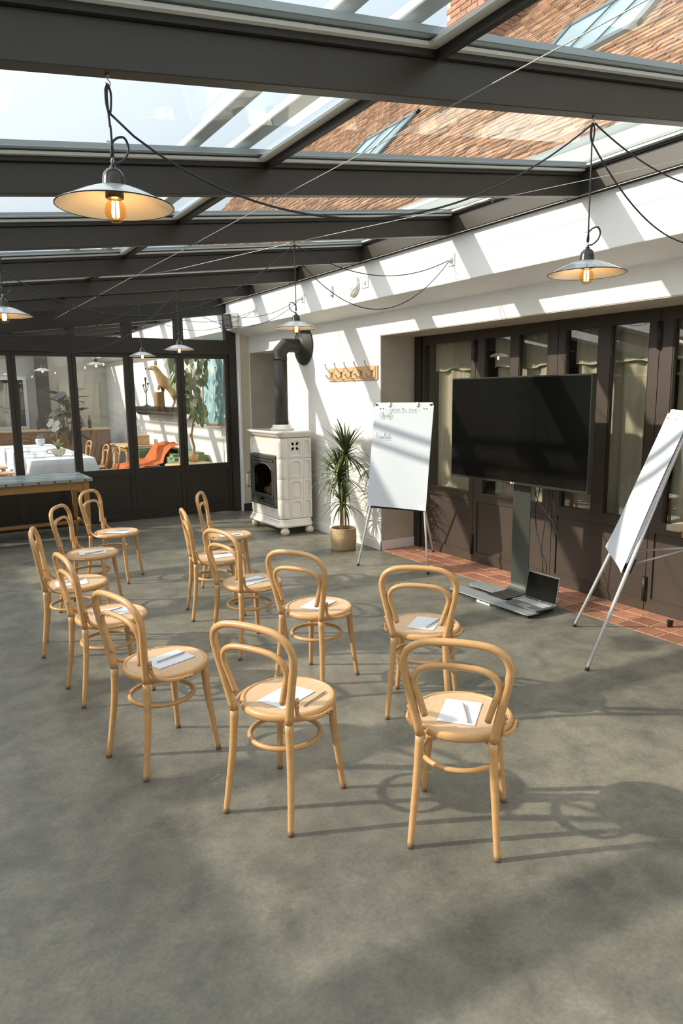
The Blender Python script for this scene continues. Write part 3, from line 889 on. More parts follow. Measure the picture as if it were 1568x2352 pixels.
def flip_chart(label, pos, yaw, pitch, W, zb, hp, spread, curl, texts, leg_back):
    t = thing('flip_chart', label, 'flip chart', (pos[0], pos[1], 0), yaw)
    # local axes: x to the right seen from the front, -y towards the viewer, board leans back by pitch
    V = Vector((0, math.sin(pitch), math.cos(pitch))); U = Vector((1, 0, 0)); N = Vector((0, -math.cos(pitch), math.sin(pitch)))
    def P(u, v, d=0.0): return U * u + V * v + N * d
    top = zb + hp
    for s in (-1, 1):
        a, c = P(s * spread / 2, 0, -.030), P(s * spread * .20, top - .05, -.030)
        a.z = .002
        leg = MB().tube([a, lerp(a, c, .5), c], [.0105, .0125, .0125], 10).build('leg', 'leg_alu', t)
        d = (c - a).normalized()
        MB().tube([a - d * .001, a + d * .022], .0135, 10).build('foot_cap', 'black_plastic', leg)
    bk = Vector((0.06, leg_back, .002)); tp = P(0.02, top - .12, -.06)
    leg = MB().tube([bk, tp], .0115, 10).build('leg', 'leg_alu', t)
    dd = (tp - bk).normalized(); MB().tube([bk - dd * .001, bk + dd * .022], .013, 10).build('foot_cap', 'black_plastic', leg)
    b = MB(); b.obox(P(0, zb + hp / 2 + .02, -.009), U * (W / 2 - .012), V * (hp / 2 - .02), N * .007)
    b.build('board', 'white_plastic', t, .003)
    b = MB(); b.obox(P(0, zb + .03, -.04), U * (W / 2 - .03), V * .05, N * .022); b.build('tray_bracket', 'black_plastic', t, .003)
    b = MB(); b.obox(P(0, top + .005, -.008), U * (W / 2 - .015), V * .022, N * .012)
    clamp = b.build('clamp_bar', 'white_plastic', t, .003)
    def sheet(d0, amp, du=0.0, dv=0.0):
        def fn(u, v):
            x = (u - .5) * W + du; y = zb + v * (hp + dv)
            low = max(0, 1 - v * 3)
            lift = d0 + amp * (.010 * math.sin(u * 5 + v * 3) * (1 - v) + low ** 2 * (curl[0] * (1 - u) ** 2 + curl[1] * u ** 2))
            y += amp * low ** 2 * (curl[2] * (1 - u) ** 2 + curl[3] * u ** 2)
            return P(x, y, lift)
        return fn
    pad = MB().grid(sheet(.002, .25, .0, -.004), 10, 16).build('paper_pad', 'paper', t)
    f_ = sheet(.009, 1.0)
    front = MB().grid(f_, 16, 26).build('front_sheet', 'pad_paper', t)
    def surf(u, v, lift):
        p = f_(u / W + .5, (v - zb) / hp)
        return p + N * lift
    if texts:
        b = MB()
        for (tx, u0, v0, h, w, slant) in texts:
            handwriting(b, tx, u0, zb + v0 * hp, h, w, .0026, surf, slant=slant)
        for (ua, ub, v) in ((-.155, .165, .928), (-.255, -.105, .868), (-.275, -.10, .655)):
            for i in range(6):
                q0, q1 = lerp(ua, ub, i / 6), lerp(ua, ub, (i + 1) / 6)
                yv = zb + v * hp
                b.add([surf(q0, yv - .0011, .0012), surf(q1, yv - .0011, .0012), surf(q1, yv + .0011, .0012), surf(q0, yv + .0011, .0012)], [(0, 1, 2, 3)])
        tag(b.build('handwriting', 'ink_grey', front), kind='stuff')
    b = MB()
    for u in (-.255, -.225, -.005, .222, .252):
        c = P(u, top - .036, .0125 if texts else .0125)
        pts = [c + U * (.0052 * math.cos(a)) + V * (.0062 * math.sin(a)) for a in [2 * PI * i / 8 for i in range(8)]]
        b.add(pts, [tuple(range(8))])
    b.build('punch_hole', 'ink_dark', front)
    for u in (-.155, .15):
        b = MB(); b.obox(P(u, top + .005, .012), U * .012, V * .022, N * .010); b.build('clip', 'white_plastic', t, .004)
    for u in (-W / 2 + .02, W / 2 - .03):
        b = MB(); b.obox(P(u, top + .004, .006), U * .010, V * .008, N * .012); b.build('corner_knob', 'black_plastic', t, .002)
    return t, P
TX = [('-', -.19, .937, .028, .02, 0), ('ORDRE DU JOUR', -.150, .938, .027, .30, 0), ('-', .165, .937, .028, .02, 0),
      ('Objectifs', -.262, .880, .052, .150, .15), (['Rr'] + list('ésultats'), -.285, .667, .060, .175, .1)]
flip_chart('white flip chart with handwritten agenda between the plant and the television',
           (3.978, 5.589), -1.0662, .1865, .645, .633, 1.027, .777, (.0, .0, .0, -.012), TX, .965)
fc2, P2 = flip_chart('flip chart at the right edge seen edge-on, blank sheets curling at the foot',
           (3.806, 3.139), -2.350, .3443, .63, .682, 1.013, .876, (.018, .0, .0, -.03), None, .74)
for s in (-.2, .2):
    MB().tube([P2(s, .70, -.05), Vector((0.05, .70, .74))], .007, 8).build('spreader_rod', 'wire_steel', fc2)

# ---- television on its stand (facing -X)
tvW, tvH = 1.545, .883
tv = thing('television', 'large black flat television standing in front of the brown doors', 'television', (4.245, 4.225, 1.435), 0)
b = MB(); b.box(-.006, .045, -tvW / 2, tvW / 2, -tvH / 2, tvH / 2); b.build('casing', 'bezel', tv, .004)
b = MB(); b.box(-.0085, -.0062, -tvW / 2 + .012, tvW / 2 - .012, -tvH / 2 + .022, tvH / 2 - .012); b.build('screen', 'screen', tv)
b = MB()
b.lathe([(.0085, -.0095), (.0085, -.0080), (0, -.0095)], 12, (0, .004, -tvH / 2 + .010), 'x')
for dy, pts in ((-.012, [(.0, .007), (.0, -.006), (.007, -.006)]), (-.022, [(.008, .005), (.002, .007), (0, 0), (.002, -.006), (.008, -.006), (.008, 0), (.005, 0)])):
    for (a, q) in zip(pts, pts[1:]):
        z = -tvH / 2 + .010
        b.tube([(-.0088, dy - a[0], z + a[1]), (-.0088, dy - q[0], z + q[1])], .0014, 4)
b.build('logo', 'white_plastic', tv)
st = thing('television_stand', 'flat steel column on two grey floor plates carrying the television', 'stand', (4.30, 4.225, 0), 0)
prof = [(-.215, .042)] + [(-.02 + .09 * math.sin(a), .042 + .09 - .09 * math.cos(a)) for a in [PI / 2 * i / 8 for i in range(9)]] + [(.07, 1.62)]
th = .006
inner = []
for i, p in enumerate(prof):
    q0 = Vector(prof[max(i - 1, 0)]); q1 = Vector(prof[min(i + 1, len(prof) - 1)]); d = (q1 - q0).normalized()
    inner.append((p[0] - d.y * th, p[1] + d.x * th))
b = MB(); m_ = len(prof)
vs = [(p[0], y, p[1]) for y in (-.1, .1) for p in prof] + [(p[0], y, p[1]) for y in (-.1, .1) for p in inner]
fs = []
for i in range(m_ - 1):
    fs += [(i, i + 1, m_ + i + 1, m_ + i), (2 * m_ + i, 3 * m_ + i, 3 * m_ + i + 1, 2 * m_ + i + 1), (i, 2 * m_ + i, 2 * m_ + i + 1, i + 1),
           (m_ + i, m_ + i + 1, 3 * m_ + i + 1, 3 * m_ + i)]
fs += [(0, m_, 3 * m_, 2 * m_), (m_ - 1, 3 * m_ - 1, 4 * m_ - 1, 2 * m_ - 1)]
b.add(vs, fs); b.build('column', 'steel_dark', st)
def plate(x0, x1, y0, y1, z0, z1, r=.05):
    pts = []
    for cx_, cy_, a0 in ((x1 - r, y1 - r, 0), (x0 + r, y1 - r, 90), (x0 + r, y0 + r, 180), (x1 - r, y0 + r, 270)):
        for k in range(5):
            a = math.radians(a0 + k * 22.5); pts.append((cx_ + r * math.cos(a), cy_ + r * math.sin(a)))
    b = MB(); b.prism(pts, 'z', z0, z1); return b
plate(-.345, -.195, -.50, .46, .030, .041).build('base_plate', 'plate_grey', st)
plate(-.115, .055, -.42, .47, .030, .041).build('base_plate', 'plate_grey', st)
b = MB(); b.box(-.335, .04, -.06, .06, .018, .030); b.build('cross_bar', 'steel_dark', st)
for y in (-.44, .42):
    b = MB(); b.box(-.32, -.28, y - .03, y + .03, .001, .030); b.box(-.06, .02, y * .9 - .03, y * .9 + .03, .001, .030); b.build('base_foot', 'black_plastic', st)
b = MB(); b.box(-.332, -.245, -.06, .10, .001, .018); b.build('levelling_block', 'white_plastic', st)
b = MB(); b.box(-.008, .066, -.20, .20, 1.25, 1.60); b.build('wall_mount', 'black_plastic', st)
cb = thing('television_cables', 'tangle of black cables hanging behind the television column to the laptop', 'cables', (4.40, 4.02, .02), 0)
def cable(pts, r=.004, per=6):
    MB().tube([p - Vector((4.40, 4.02, .02)) for p in cr(pts, per)], r, 6).build('cable', 'cable_black', cb)
cable([(4.395, 4.05, 1.05), (4.41, 4.08, .92), (4.42, 4.12, .78), (4.42, 4.10, .60), (4.40, 4.03, .45), (4.39, 3.99, .30), (4.40, 4.01, .14), (4.40, 4.01, .06)])
cable([(4.395, 3.96, 1.05), (4.41, 3.975, .90), (4.41, 4.00, .70), (4.40, 4.02, .45), (4.41, 3.97, .32), (4.41, 4.00, .12), (4.40, 4.02, .06)])
cable([(4.395, 4.115, 1.05), (4.41, 4.115, .90), (4.42, 4.04, .80), (4.42, 3.93, .70), (4.42, 3.87, .58), (4.42, 3.86, .55)])
cable([(4.395, 4.01, 1.05), (4.42, 3.97, .93), (4.42, 3.91, .80), (4.42, 3.88, .66), (4.42, 3.868, .55)], .003)
ps = thing('power_strip', 'white power strip on the tiles behind the laptop', 'power strip', (4.47, 4.03, .002), .2)
MB().box(-.03, .03, -.12, .12, 0, .035).build('strip_body', 'white_plastic', ps, .004)
for y in (-.07, 0, .07):
    b = MB(); b.lathe([(.017, .035), (.017, .037)], 12, (0, y, 0)); b.build('socket', 'key_light', ps)
b = MB(); b.tube(cr([(0, .1, .05), (-.03, .14, .09), (.02, .2, .06), (.0, .26, .03)], 5), .005, 6); b.build('white_cord', 'white_plastic', ps)

# ---- laptop on the floor plates
lp = thing('laptop', 'open grey laptop with light keys standing on the plates of the television stand', 'laptop', (4.155, 3.895, .0415), 0)
b = MB(); b.box(-.112, .105, -.168, .168, .002, .016); b.build('base', 'laptop_grey', lp, .003)
kb = MB()
for r_ in range(5):
    for k in range(14):
        y = -.145 + k * .0208; x = .085 - r_ * .021
        kb.box(x - .0085, x + .0085, y, y + .0175, .0158, .0185)
kb.build('keyboard_key', 'key_light', lp)
b = MB(); b.box(-.098, -.028, -.055, .055, .0158, .0166); b.build('touchpad', 'plate_grey', lp)
b = MB(); b.box(.083, .094, .095, .125, .0166, .0190); b.build('power_key', 'flame', lp) if False else b.build('power_key', 'brass_old', lp)
sn, cs = math.sin(.16), math.cos(.16)
b = MB(); b.obox((.112 + .115 * sn, 0, .014 + .115 * cs), (cs * .0035, 0, -sn * .0035), (0, .168, 0), (sn * .115, 0, cs * .115)); b.build('lid', 'laptop_grey', lp, .002)
b = MB(); b.obox((.1075 + .118 * sn, 0, .014 + .118 * cs), (cs * .0008, 0, -sn * .0008), (0, .160, 0), (sn * .102, 0, cs * .102)); b.build('display', 'screen', lp)
b = MB(); b.obox((.1045 + .006 * sn, 0, .014 + .007 * cs), (.0006, 0, 0), (0, .014, 0), (sn * .003, 0, cs * .003)); b.build('emblem', 'key_light', lp)
b = MB()
for s in (-1, 1): b.tube([(.108, s * .11 - .025, .014), (.108, s * .11 + .025, .014)], .006, 8)
b.build('hinge', 'black_plastic', lp)

# ---- door stop and wooden bench at the right edge
dst = thing('door_stop', 'small black round door stop on the terracotta tiles', 'door stop', (4.717, 3.032, .004), 0)
b = MB(); b.lathe([(.019, 0), (.020, .006), (.020, .034), (.0225, .036), (.0225, .045), (.018, .048), (0, .048)], 16); b.build('body', 'black_plastic', dst)
b = MB(); b.lathe([(.0205, .026), (.0212, .028), (.0205, .030)], 16, cap=False); b.build('ring', 'bezel', dst)
bt = thing('workbench', 'light wooden bench top just entering the frame at the right edge', 'bench', (4.77, 2.38, 0), 0)
b = MB(); b.prism([(-.26, .60), (.10, .60), (.10, -.7), (-.26, -.7), (-.26, .38), (-.20, .40), (-.20, .50), (-.26, .50)], 'z', .770, .812); b.build('top_plank', 'pale_plank', bt, .004)
b = MB(); b.box(-.20, .08, -.68, .52, .722, .769); b.build('apron', 'light_wood', bt, .004)
for x in (-.15, .05):
    for y in (-.64, .30):
        b = MB(); b.box(x - .03, x + .03, y - .03, y + .03, .0, .722); b.build('leg', 'light_wood', bt, .004)
# ================================================================ PENDANT LAMPS, CORDS, WIRES
def pendant(label, x, y, hook_z, loop_side=1, rim_z=2.247, rz=0.0, group='enamel pendant lamps strung under the glass roof', light=True, hang=None):
    t = thing('pendant_lamp', label, 'lamp', (x, y, rim_z), rz, group)
    out = [(.030, .052), (.042, .0515), (.060, .047), (.095, .033), (.130, .016), (.156, .0037), (.1625, .0005)]
    inn = [(.1615, -.0012), (.155, .0018), (.129, .0138), (.094, .0305), (.060, .0435), (.042, .048), (.030, .049)]
    sh = MB().lathe(out, 40, cap=False).build('lamp_shade', 'enamel_grey', t)
    MB().lathe(inn, 40, cap=False).build('shade_lining', 'enamel_white', sh)
    MB().tube([(.1622 * math.cos(a), .1622 * math.sin(a), -.0003) for a in [2 * PI * i / 40 for i in range(40)]], .0019, 6, closed=True).build('rim', 'enamel_black', sh)
    b = MB(); b.lathe([(.033, .046), (.034, .054), (.0325, .058), (.031, .074), (.027, .088), (.018, .098), (.010, .102), (.008, .110), (0, .110)], 22)
    so = b.build('lamp_socket', 'lamp_bakelite', t)
    b = MB(); b.lathe([(.0255, .046), (.0255, .022), (.021, .020), (0, .020)], 18); b.build('bulb_holder', 'bulb_holder', so)
    pts = [(.0001, -.044), (.012, -.0425), (.022, -.036), (.0285, -.024), (.030, -.012), (.027, .002), (.018, .015), (.014, .022)]
    bl = MB().lathe(pts, 20, cap=False).build('bulb', 'bulb_glass', t)
    b = MB()
    for a in (0.4, 1.97, 3.54, 5.1):
        b.tube([(.0080 * math.cos(a), .0080 * math.sin(a), .012), (.0090 * math.cos(a), .0090 * math.sin(a), -.028)], .0036, 6)
    b.build('filament', 'filament', bl)
    top = hook_z - rim_z
    s = loop_side
    kz = .170                                        # where the cord is tied to itself
    b = MB()
    b.tube(cr([(.0, .0, .110), (.004 * s, 0, .116), (.020 * s, 0, .120), (.043 * s, .0, .140), (.052 * s, 0, .168), (.041 * s, 0, .190), (.020 * s, 0, .186), (.003 * s, 0, kz), (-.002, 0, .150), (-.003, 0, .134), (.001, .003, .130), (.003, 0, .14), (.001, 0, kz), (0, 0, kz + .04), (-.001, .001, top - .13), (-.005, .001, top - .06), (-.002, 0, top - .024)], 5), .0034, 7)
    b.build('cord', 'cable_black', t)
    b = MB(); b.tube(cr([(.0, .0, .108), (-.004, 0, .118), (0, 0, .130), (.004, 0, .118), (0, 0, .108)], 4), .0016, 5)
    b.build('hanging_ring', 'wire_steel', t); b = MB(); b.obox((-.006, 0, kz), (.010, 0, .001), (0, .002, 0), (0, 0, .0015)); b.build('cable_tie', 'wire_steel', t)
    b = MB(); b.tube(cr([(0, 0, top - .002), (0, 0, top - .012), (.007, 0, top - .018), (.006, 0, top - .027), (-.002, 0, top - .029), (-.006, 0, top - .022)], 4), .0016, 6)
    b.lathe([(.006, top - .006), (.006, top - .0005)], 8); b.build('hook', 'brass_old', t)
    b = MB(); b.tube(cr([(-.001, 0, top - .024), (.008, .002, top - .045), (.006, .002, top - .08), (0, 0, top - .100), (-.008, 0, top - .08), (-.009, 0, top - .045), (-.001, 0, top - .024)], 5), .0034, 7)
    b.build('cord_loop', 'cable_black', t)
    if light:
        l = bpy.data.lights.new('bulb_light', 'POINT'); l.energy = .28; l.color = (1.0, .70, .42); l.shadow_soft_size = .005
        lo = bpy.data.objects.new('bulb_light', l); COL.objects.link(lo); lo.parent = t; lo.location = (0, 0, -.034)
    return t
LX = 0.560
pendant('pendant lamp nearest the camera at the upper left, largest in the photo', LX, 2.130, zr(LX), 1, rz=.25, rim_z=2.282)
pendant('pendant lamp at the upper right, above the television', 2.545, 2.130, zr(2.545), 1, rz=-.5)
pendant('pendant lamp hanging in front of the black stove pipe', 2.585, 4.865, zr(2.585), -1, rz=-.4)
pendant('pendant lamp cut by the left edge of the photo', LX + .005, 4.865, zr(.565), 1, rz=-.5)
pendant('small distant pendant lamp in front of the far partition, right one of the pair', 2.590, 7.595, zr(2.59), 1, rz=.4)
pendant('smallest distant pendant lamp before the far partition, left one of the pair', 2.575, 8.955, zr(2.575), -1, rz=.9)

def swag(label, a, c, sag, r=.0036, skew=0.0, group='black lamp cables slung under the roof'):
    a, c = Vector(a), Vector(c); pts = []
    for i in range(33):
        t = i / 32; p = a.lerp(c, t); tt = t ** (1 + skew)
        p.z -= sag * 4 * tt * (1 - tt); pts.append(p)
    o = MB().tube(pts, r, 6).build('lamp_cable', 'cable_black')
    return tag(o, label, 'cable', group)
E_ = .026
def hk(x, y): return (x, y, zr(x) - E_)
swag('black cable sagging between the nearest lamp and the upper right lamp', (.563, 2.132, zr(.56) - .100), hk(2.545, 2.128), .318, skew=-.12)
swag('black cable from the upper right lamp hook out of the frame, upper one', hk(2.55, 2.126), (4.06, 2.13, 2.86), .155)
swag('black cable from the upper right lamp out of the frame, lower one', (2.55, 2.134, zr(2.545) - .100), (4.06, 2.13, 2.845), .37)
swag('black cable sagging from the left-edge lamp to the lamp by the stove pipe', (.565, 4.87, zr(.56) - .100), hk(2.580, 4.868), .385, skew=-.05)
swag('black cable from the lamp by the stove pipe to the first wall plate, upper one', hk(2.59, 4.866), (4.062, 4.862, 2.862), .170)
swag('black cable from the lamp by the stove pipe to the first wall plate, lower one', (2.587, 4.869, zr(2.585) - .100), (4.062, 4.860, 2.850), .390)
swag('black cable from the distant right lamp going left out of the frame', hk(2.585, 7.60), (.56, 7.62, 2.55), .50)
swag('cable from the distant right lamp to the second wall plate, upper one', hk(2.595, 7.598), (4.062, 7.542, 2.862), .24, .003)
swag('cable from the distant right lamp to the second wall plate, lower one', (2.592, 7.60, zr(2.59) - .100), (4.062, 7.540, 2.852), .30, .003)
swag('black cable from the smallest lamp sagging left before the far partition', hk(2.57, 8.957), (.56, 8.97, 2.55), .225)
swag('cable from the smallest lamp to the third wall plate, upper one', hk(2.58, 8.956), (4.062, 8.875, 2.857), .165, .003)
swag('cable from the smallest lamp to the third wall plate, lower one', (2.576, 8.96, zr(2.575) - .100), (4.062, 8.873, 2.848), .23, .003)

def plate_socket(label, y, z):
    t = thing('cable_socket', label, 'socket', (XF, y, z), 0, 'white cable plates on the box beam')
    MB().box(-.010, -.0004, -.042, .042, -.05, .05).build('wall_plate', 'white_plastic', t, .003)
    b = MB(); b.lathe([(.026, -.010), (.025, -.022), (.018, -.032), (.008, -.038), (0, -.038)], 16, axis='x'); b.build('cable_boss', 'white_plastic', t)
plate_socket('white wall plate on the box beam holding two cables, nearest one in view', 4.862, 2.870)
plate_socket('white wall plate on the box beam, second from the near end', 7.541, 2.868)
plate_socket('white wall plate on the box beam, third one near the speaker', 8.874, 2.862)
plate_socket('white wall plate on the box beam beyond the right edge of the photo', 2.13, 2.868)

def wire(label, xs, hooks, r=.0022):
    """steel wire threaded through eye hooks screwed under the beams"""
    t = thing('steel_wire', label, 'wire', xs[0], 0, 'thin steel wires under the roof beams')
    o = Vector(xs[0]); b = MB(); b.tube([Vector(p) - o for p in xs], r, 6); b.build('wire', 'wire_steel', t)
    for (x, y) in hooks:
        z = zr(x); b = MB()
        b.tube([(x - o.x, y - o.y, z - o.z), (x - o.x, y - o.y, z - o.z - .014)], .0016, 5)
        c = Vector((x, y, z - .0225)) - o
        b.tube([c + Vector((.009 * math.sin(a), 0, .009 * math.cos(a))) for a in [2 * PI * i / 12 for i in range(12)]], .0015, 5, closed=True)
        b.build('eye_hook', 'wire_steel', t)
YW = [2.16 + 1.365 * k - .03 for k in range(-1, 7)]
WX = lambda y: 1.735
wire('long steel wire crossing the roof from the top right to the far left through hooks',
     [(1.76, -.6, zr(1.76) - .0235)] + [(1.735, y, zr(1.735) - .0235 - (.004 if i % 2 else 0)) for i, y in enumerate(YW)] + [(1.62, 9.8, zr(1.62) - .03)],
     [(1.735, y) for y in YW])
wire('thin steel wire running obliquely from the ridge towards the long wire',
     [(3.98, 2.30, zr(3.98) - .016), (3.273, 3.497, zr(3.273) - .016), (2.56, 4.862, zr(2.56) - .012), (2.035, 5.95, zr(2.035) - .016), (1.737, 6.225, zr(1.737) - .022)], [(3.273, 3.497)])
wire('steel wire running close along the top of the white box beam',
     [(3.955, -1.0, 3.050 - .022)] + [(3.93, y, zr(3.93) - .0225) for y in YW[1:]] + [(3.66, 9.72, zr(3.66) - .03)], [(3.93, y) for y in YW[1:]])

# ---- fixtures on the white box beam
ap = thing('wireless_access_point', 'round white domed access point on the box beam beside a blank wall plate', 'access point', (XF, 6.425, 2.862), 0)
b = MB(); b.lathe([(.112, -.001), (.114, -.012), (.104, -.028), (.075, -.040), (.035, -.045), (0, -.046)], 32, axis='x'); b.build('dome', 'white_plastic', ap)
b = MB(); b.lathe([(.040, -.0455), (.043, -.0442), (.046, -.0436)], 28, axis='x', cap=False); b.build('ring_mark', 'cap_grey', ap)
b = MB(); b.tube(cr([(-.005, -.20, .005), (-.03, -.16, .01), (-.05, -.06, -.04), (-.035, .02, -.11), (-.008, .03, -.16)], 5), .003, 6); b.build('lead', 'white_plastic', ap)
t = thing('blank_wall_plate', 'square white outlet plate just right of the round access point', 'socket', (XF, 6.20, 2.866), 0)
MB().box(-.010, -.0004, -.055, .055, -.055, .055).build('plate', 'white_plastic', t, .003)
b = MB(); b.lathe([(.024, -.0102), (.022, -.018), (.010, -.020), (0, -.020)], 14, axis='x'); b.build('outlet', 'white_plastic', t)
t = thing('wall_sensor', 'small upright white sensor box on the box beam left of the access point', 'sensor', (XF, 6.862, 2.868), 0)
MB().box(-.028, -.0004, -.022, .022, -.052, .052).build('case', 'white_plastic', t, .004)
MB().box(-.030, -.008, -.018, .018, -.060, -.052).build('base', 'cap_grey', t, .002)
sp = thing('speaker', 'grey fronted white loudspeaker in the corner at the end of the box beam', 'speaker', (4.085, 9.52, 2.80), 0)
F_ = Vector((-.92, -.30, -.18)).normalized(); S_ = Vector((.30, -.92, 0)).normalized(); T_ = F_.cross(S_).normalized()
b = MB(); b.obox(F_ * .055, F_ * .080, S_ * .080, T_ * .105); b.build('cabinet', 'white_plastic', sp, .012)
b = MB(); b.obox(F_ * .147, F_ * .012, S_ * .078, T_ * .103); b.build('grille', 'speaker_grey', sp, .010)
b = MB(); b.box(-.03, -.001, -.02, .03, -.045, .045); b.tube([(-.02, .0, -.06), (-.02, .0, -.13)], .012, 8); b.build('wall_bracket', 'cream_paint', sp, .003)
t = thing('floodlight', 'small white box with a brass fitting below the corner speaker', 'light fitting', (4.06, 9.56, 2.672), 0)
b = MB(); b.box(-.10, .035, -.05, .05, .010, .04); b.build('housing', 'white_plastic', t, .004)
b = MB(); b.tube(cr([(.0, -.06, .02), (.02, -.075, .012), (.015, -.085, .028), (-.005, -.08, .02), (.02, -.07, .03)], 4), .006, 6); b.build('fitting', 'brass_old', t)
# ================================================================ TILED STOVE, PIPE, COAT RACK, PLANT
SX0, SX1, SY0, SY1 = 3.872, 4.315, 7.80, 8.69
stv = thing('tiled_stove', 'white glazed tile stove with a glowing fire behind an arched iron door', 'stove', (4.09, 8.245, 0), 0)
ox, oy = 4.09, 8.245
def rrect(x0, x1, y0, y1, r, n=5):
    pts = []
    for cx_, cy_, a0 in ((x1 - r, y1 - r, 0), (x0 + r, y1 - r, 90), (x0 + r, y0 + r, 180), (x1 - r, y0 + r, 270)):
        for k in range(n):
            a = math.radians(a0 + 90 * k / (n - 1)); pts.append((cx_ + r * math.cos(a), cy_ + r * math.sin(a)))
    return pts
def stack(layers, r0):
    """moulding: list of (outset, z) around the body footprint"""
    b = MB(); rings = []
    for o, z in layers:
        rings.append([(x - ox, y - oy, z) for x, y in rrect(SX0 - o, SX1 + o * .4, SY0 - o, SY1 + o, r0 + o)])
    n = len(rings[0]); vs = [p for r in rings for p in r]; fs = []
    for i in range(len(rings) - 1):
        for k in range(n):
            fs.append((i * n + k, i * n + (k + 1) % n, (i + 1) * n + (k + 1) % n, (i + 1) * n + k))
    fs.append(tuple(range(n - 1, -1, -1))); fs.append(tuple((len(rings) - 1) * n + k for k in range(n)))
    b.add(vs, fs); return b
b = MB()                                             # hollow core round the fire box
b.box(SX0 + .32 - ox, SX1 - .008 - ox, SY0 + .014 - oy, SY1 - .014 - oy, .20, 1.225)
b.box(SX0 + .014 - ox, SX0 + .32 - ox, SY0 + .03 - oy, SY1 - .03 - oy, .20, .34); b.box(SX0 + .014 - ox, SX0 + .32 - ox, SY0 + .03 - oy, SY1 - .03 - oy, .98, 1.225)
b.box(SX0 + .04 - ox, SX0 + .32 - ox, SY0 + .014 - oy, SY0 + .075 - oy, .20, 1.225); b.box(SX0 + .04 - ox, SX0 + .32 - ox, SY1 - .075 - oy, SY1 - .014 - oy, .20, 1.225)
b.build('core', 'stove_joint', stv)
stack([(.010, .088), (.040, .098), (.048, .112), (.046, .126), (.030, .140), (.026, .152), (.016, .164), (.014, .180), (.004, .196)], .05).build('plinth', 'stove_tile', stv, .004)
stack([(.002, 1.226), (.008, 1.236), (.020, 1.246), (.026, 1.262), (.040, 1.270), (.048, 1.284), (.046, 1.298), (.036, 1.305)], .05).build('cornice', 'stove_tile', stv, .003)
stack([(-.004, 1.214), (-.004, 1.2255)], .05).build('shadow_joint', 'pine_dark', stv)
for (fx, fy) in ((3.915, 7.79), (3.915, 8.655), (4.265, 7.79), (4.265, 8.655)):
    b = MB(); b.lathe([(.024, .0), (.044, .010), (.056, .030), (.058, .048), (.050, .070), (.036, .084), (.030, .092), (0, .092)], 20, (fx - ox, fy - oy, 0)); b.build('ball_foot', 'foot_cream', stv)
# relief tiles: four rows; corner tiles wrap round, middle and back tiles have an arched niche
rows = [(.200 + .2545 * k, .200 + .2545 * (k + 1)) for k in range(4)]
def arch_tile(w, h, arch=True):
    """tile in its own plane: x across, z up, y outwards is -y"""
    b = MB(); n = 12; m = .030; g = .0015
    x0, x1 = -w / 2 + g, w / 2 - g; z0, z1 = g, h - g
    aw = w / 2 - m; zs = h - m - aw * .62
    inn = [(-aw, m), (aw, m), (aw, zs)] + [(aw * math.cos(PI * i / n), zs + aw * .62 * math.sin(PI * i / n)) for i in range(1, n)] + [(-aw, zs)]
    def outer(p):
        x, z = p
        if z <= m + 1e-6: return (x0 if x < 0 else x1, z0)
        if abs(z - zs) < 1e-6: return (x0 if x < 0 else x1, z)
        t = (z - zs) / (aw * .62); a = math.atan2(t, x / aw)
        if a < PI / 4: return (x1, lerp(zs, z1, math.tan(a)))
        if a > 3 * PI / 4: return (x0, lerp(zs, z1, math.tan(PI - a)))
        return (x1 / math.tan(a), z1)
    N = len(inn)
    ring_o = [outer(p) for p in inn]
    cx_, cz = 0, h * .48
    def sc(p, k): return (cx_ + (p[0] - cx_) * k, cz + (p[1] - cz) * k)
    lay = [([(p[0], .016, p[1]) for p in ring_o]), ([(p[0], -.001, p[1]) for p in ring_o]), ([(sc(p, 1.05)[0], -.003, sc(p, 1.05)[1]) for p in inn]), ([(p[0], -.007, p[1]) for p in inn]),
           ([(sc(p, .94)[0], -.004, sc(p, .94)[1]) for p in inn]), ([(sc(p, .84)[0], .010, sc(p, .84)[1] + .004) for p in inn])]
    vs = [p for l in lay for p in l]; fs = []
    for i in range(len(lay) - 1):
        for k in range(N):
            fs.append((i * N + k, i * N + (k + 1) % N, (i + 1) * N + (k + 1) % N, (i + 1) * N + k))
    fs.append(tuple((len(lay) - 1) * N + k for k in range(N)))
    b.add(vs, fs, False); return b
def corner_tile(h, r=.05, wa=.115, wb=.075):
    """tile that turns the front corner, its middle bulging under a small arch"""
    b = MB(); nv = 10
    path = [(-.0, -wb), (-.0, -.03), (0, 0)]
    prof = []
    # footprint path in local xy: along the side (x) then round the corner and up the front (y)
    pts = [(wa, 0), (wa * .8, 0), (wa * .62, 0), (r, 0)] + [(r - r * math.sin(math.radians(a)), r - r * math.cos(math.radians(a))) for a in (18, 36, 54, 72, 90)] + [(0, r + .02), (0, r + .045)]
    U = len(pts); vs = []
    for j in range(nv + 1):
        v = j / nv
        for i, p in enumerate(pts):
            u = i / (U - 1)
            du = min(1, max(0, (u - .16) / .12)) * min(1, max(0, (.97 - u) / .10))
            top = .93 - .28 * (abs(u - .55) / .42) ** 2.2
            dv = min(1, max(0, (v - .05) / .08)) * min(1, max(0, (top - v) / .06))
            d = .010 * min(du, dv)
            nx, ny = (0, -1) if i < 4 else ((-1, 0) if i > 8 else (-math.sin(math.radians((i - 3) * 18)), -math.cos(math.radians((i - 3) * 18))))
            vs.append((p[0] + nx * d, p[1] + ny * d, .0015 + v * (h - .003)))
    fs = [(j * U + i, (j + 1) * U + i, (j + 1) * U + i + 1, j * U + i + 1) for j in range(nv) for i in range(U - 1)]
    b.add(vs, fs, True); return b
H_ = .2545
mid_w, back_w = .205, .445 - .115 - .205
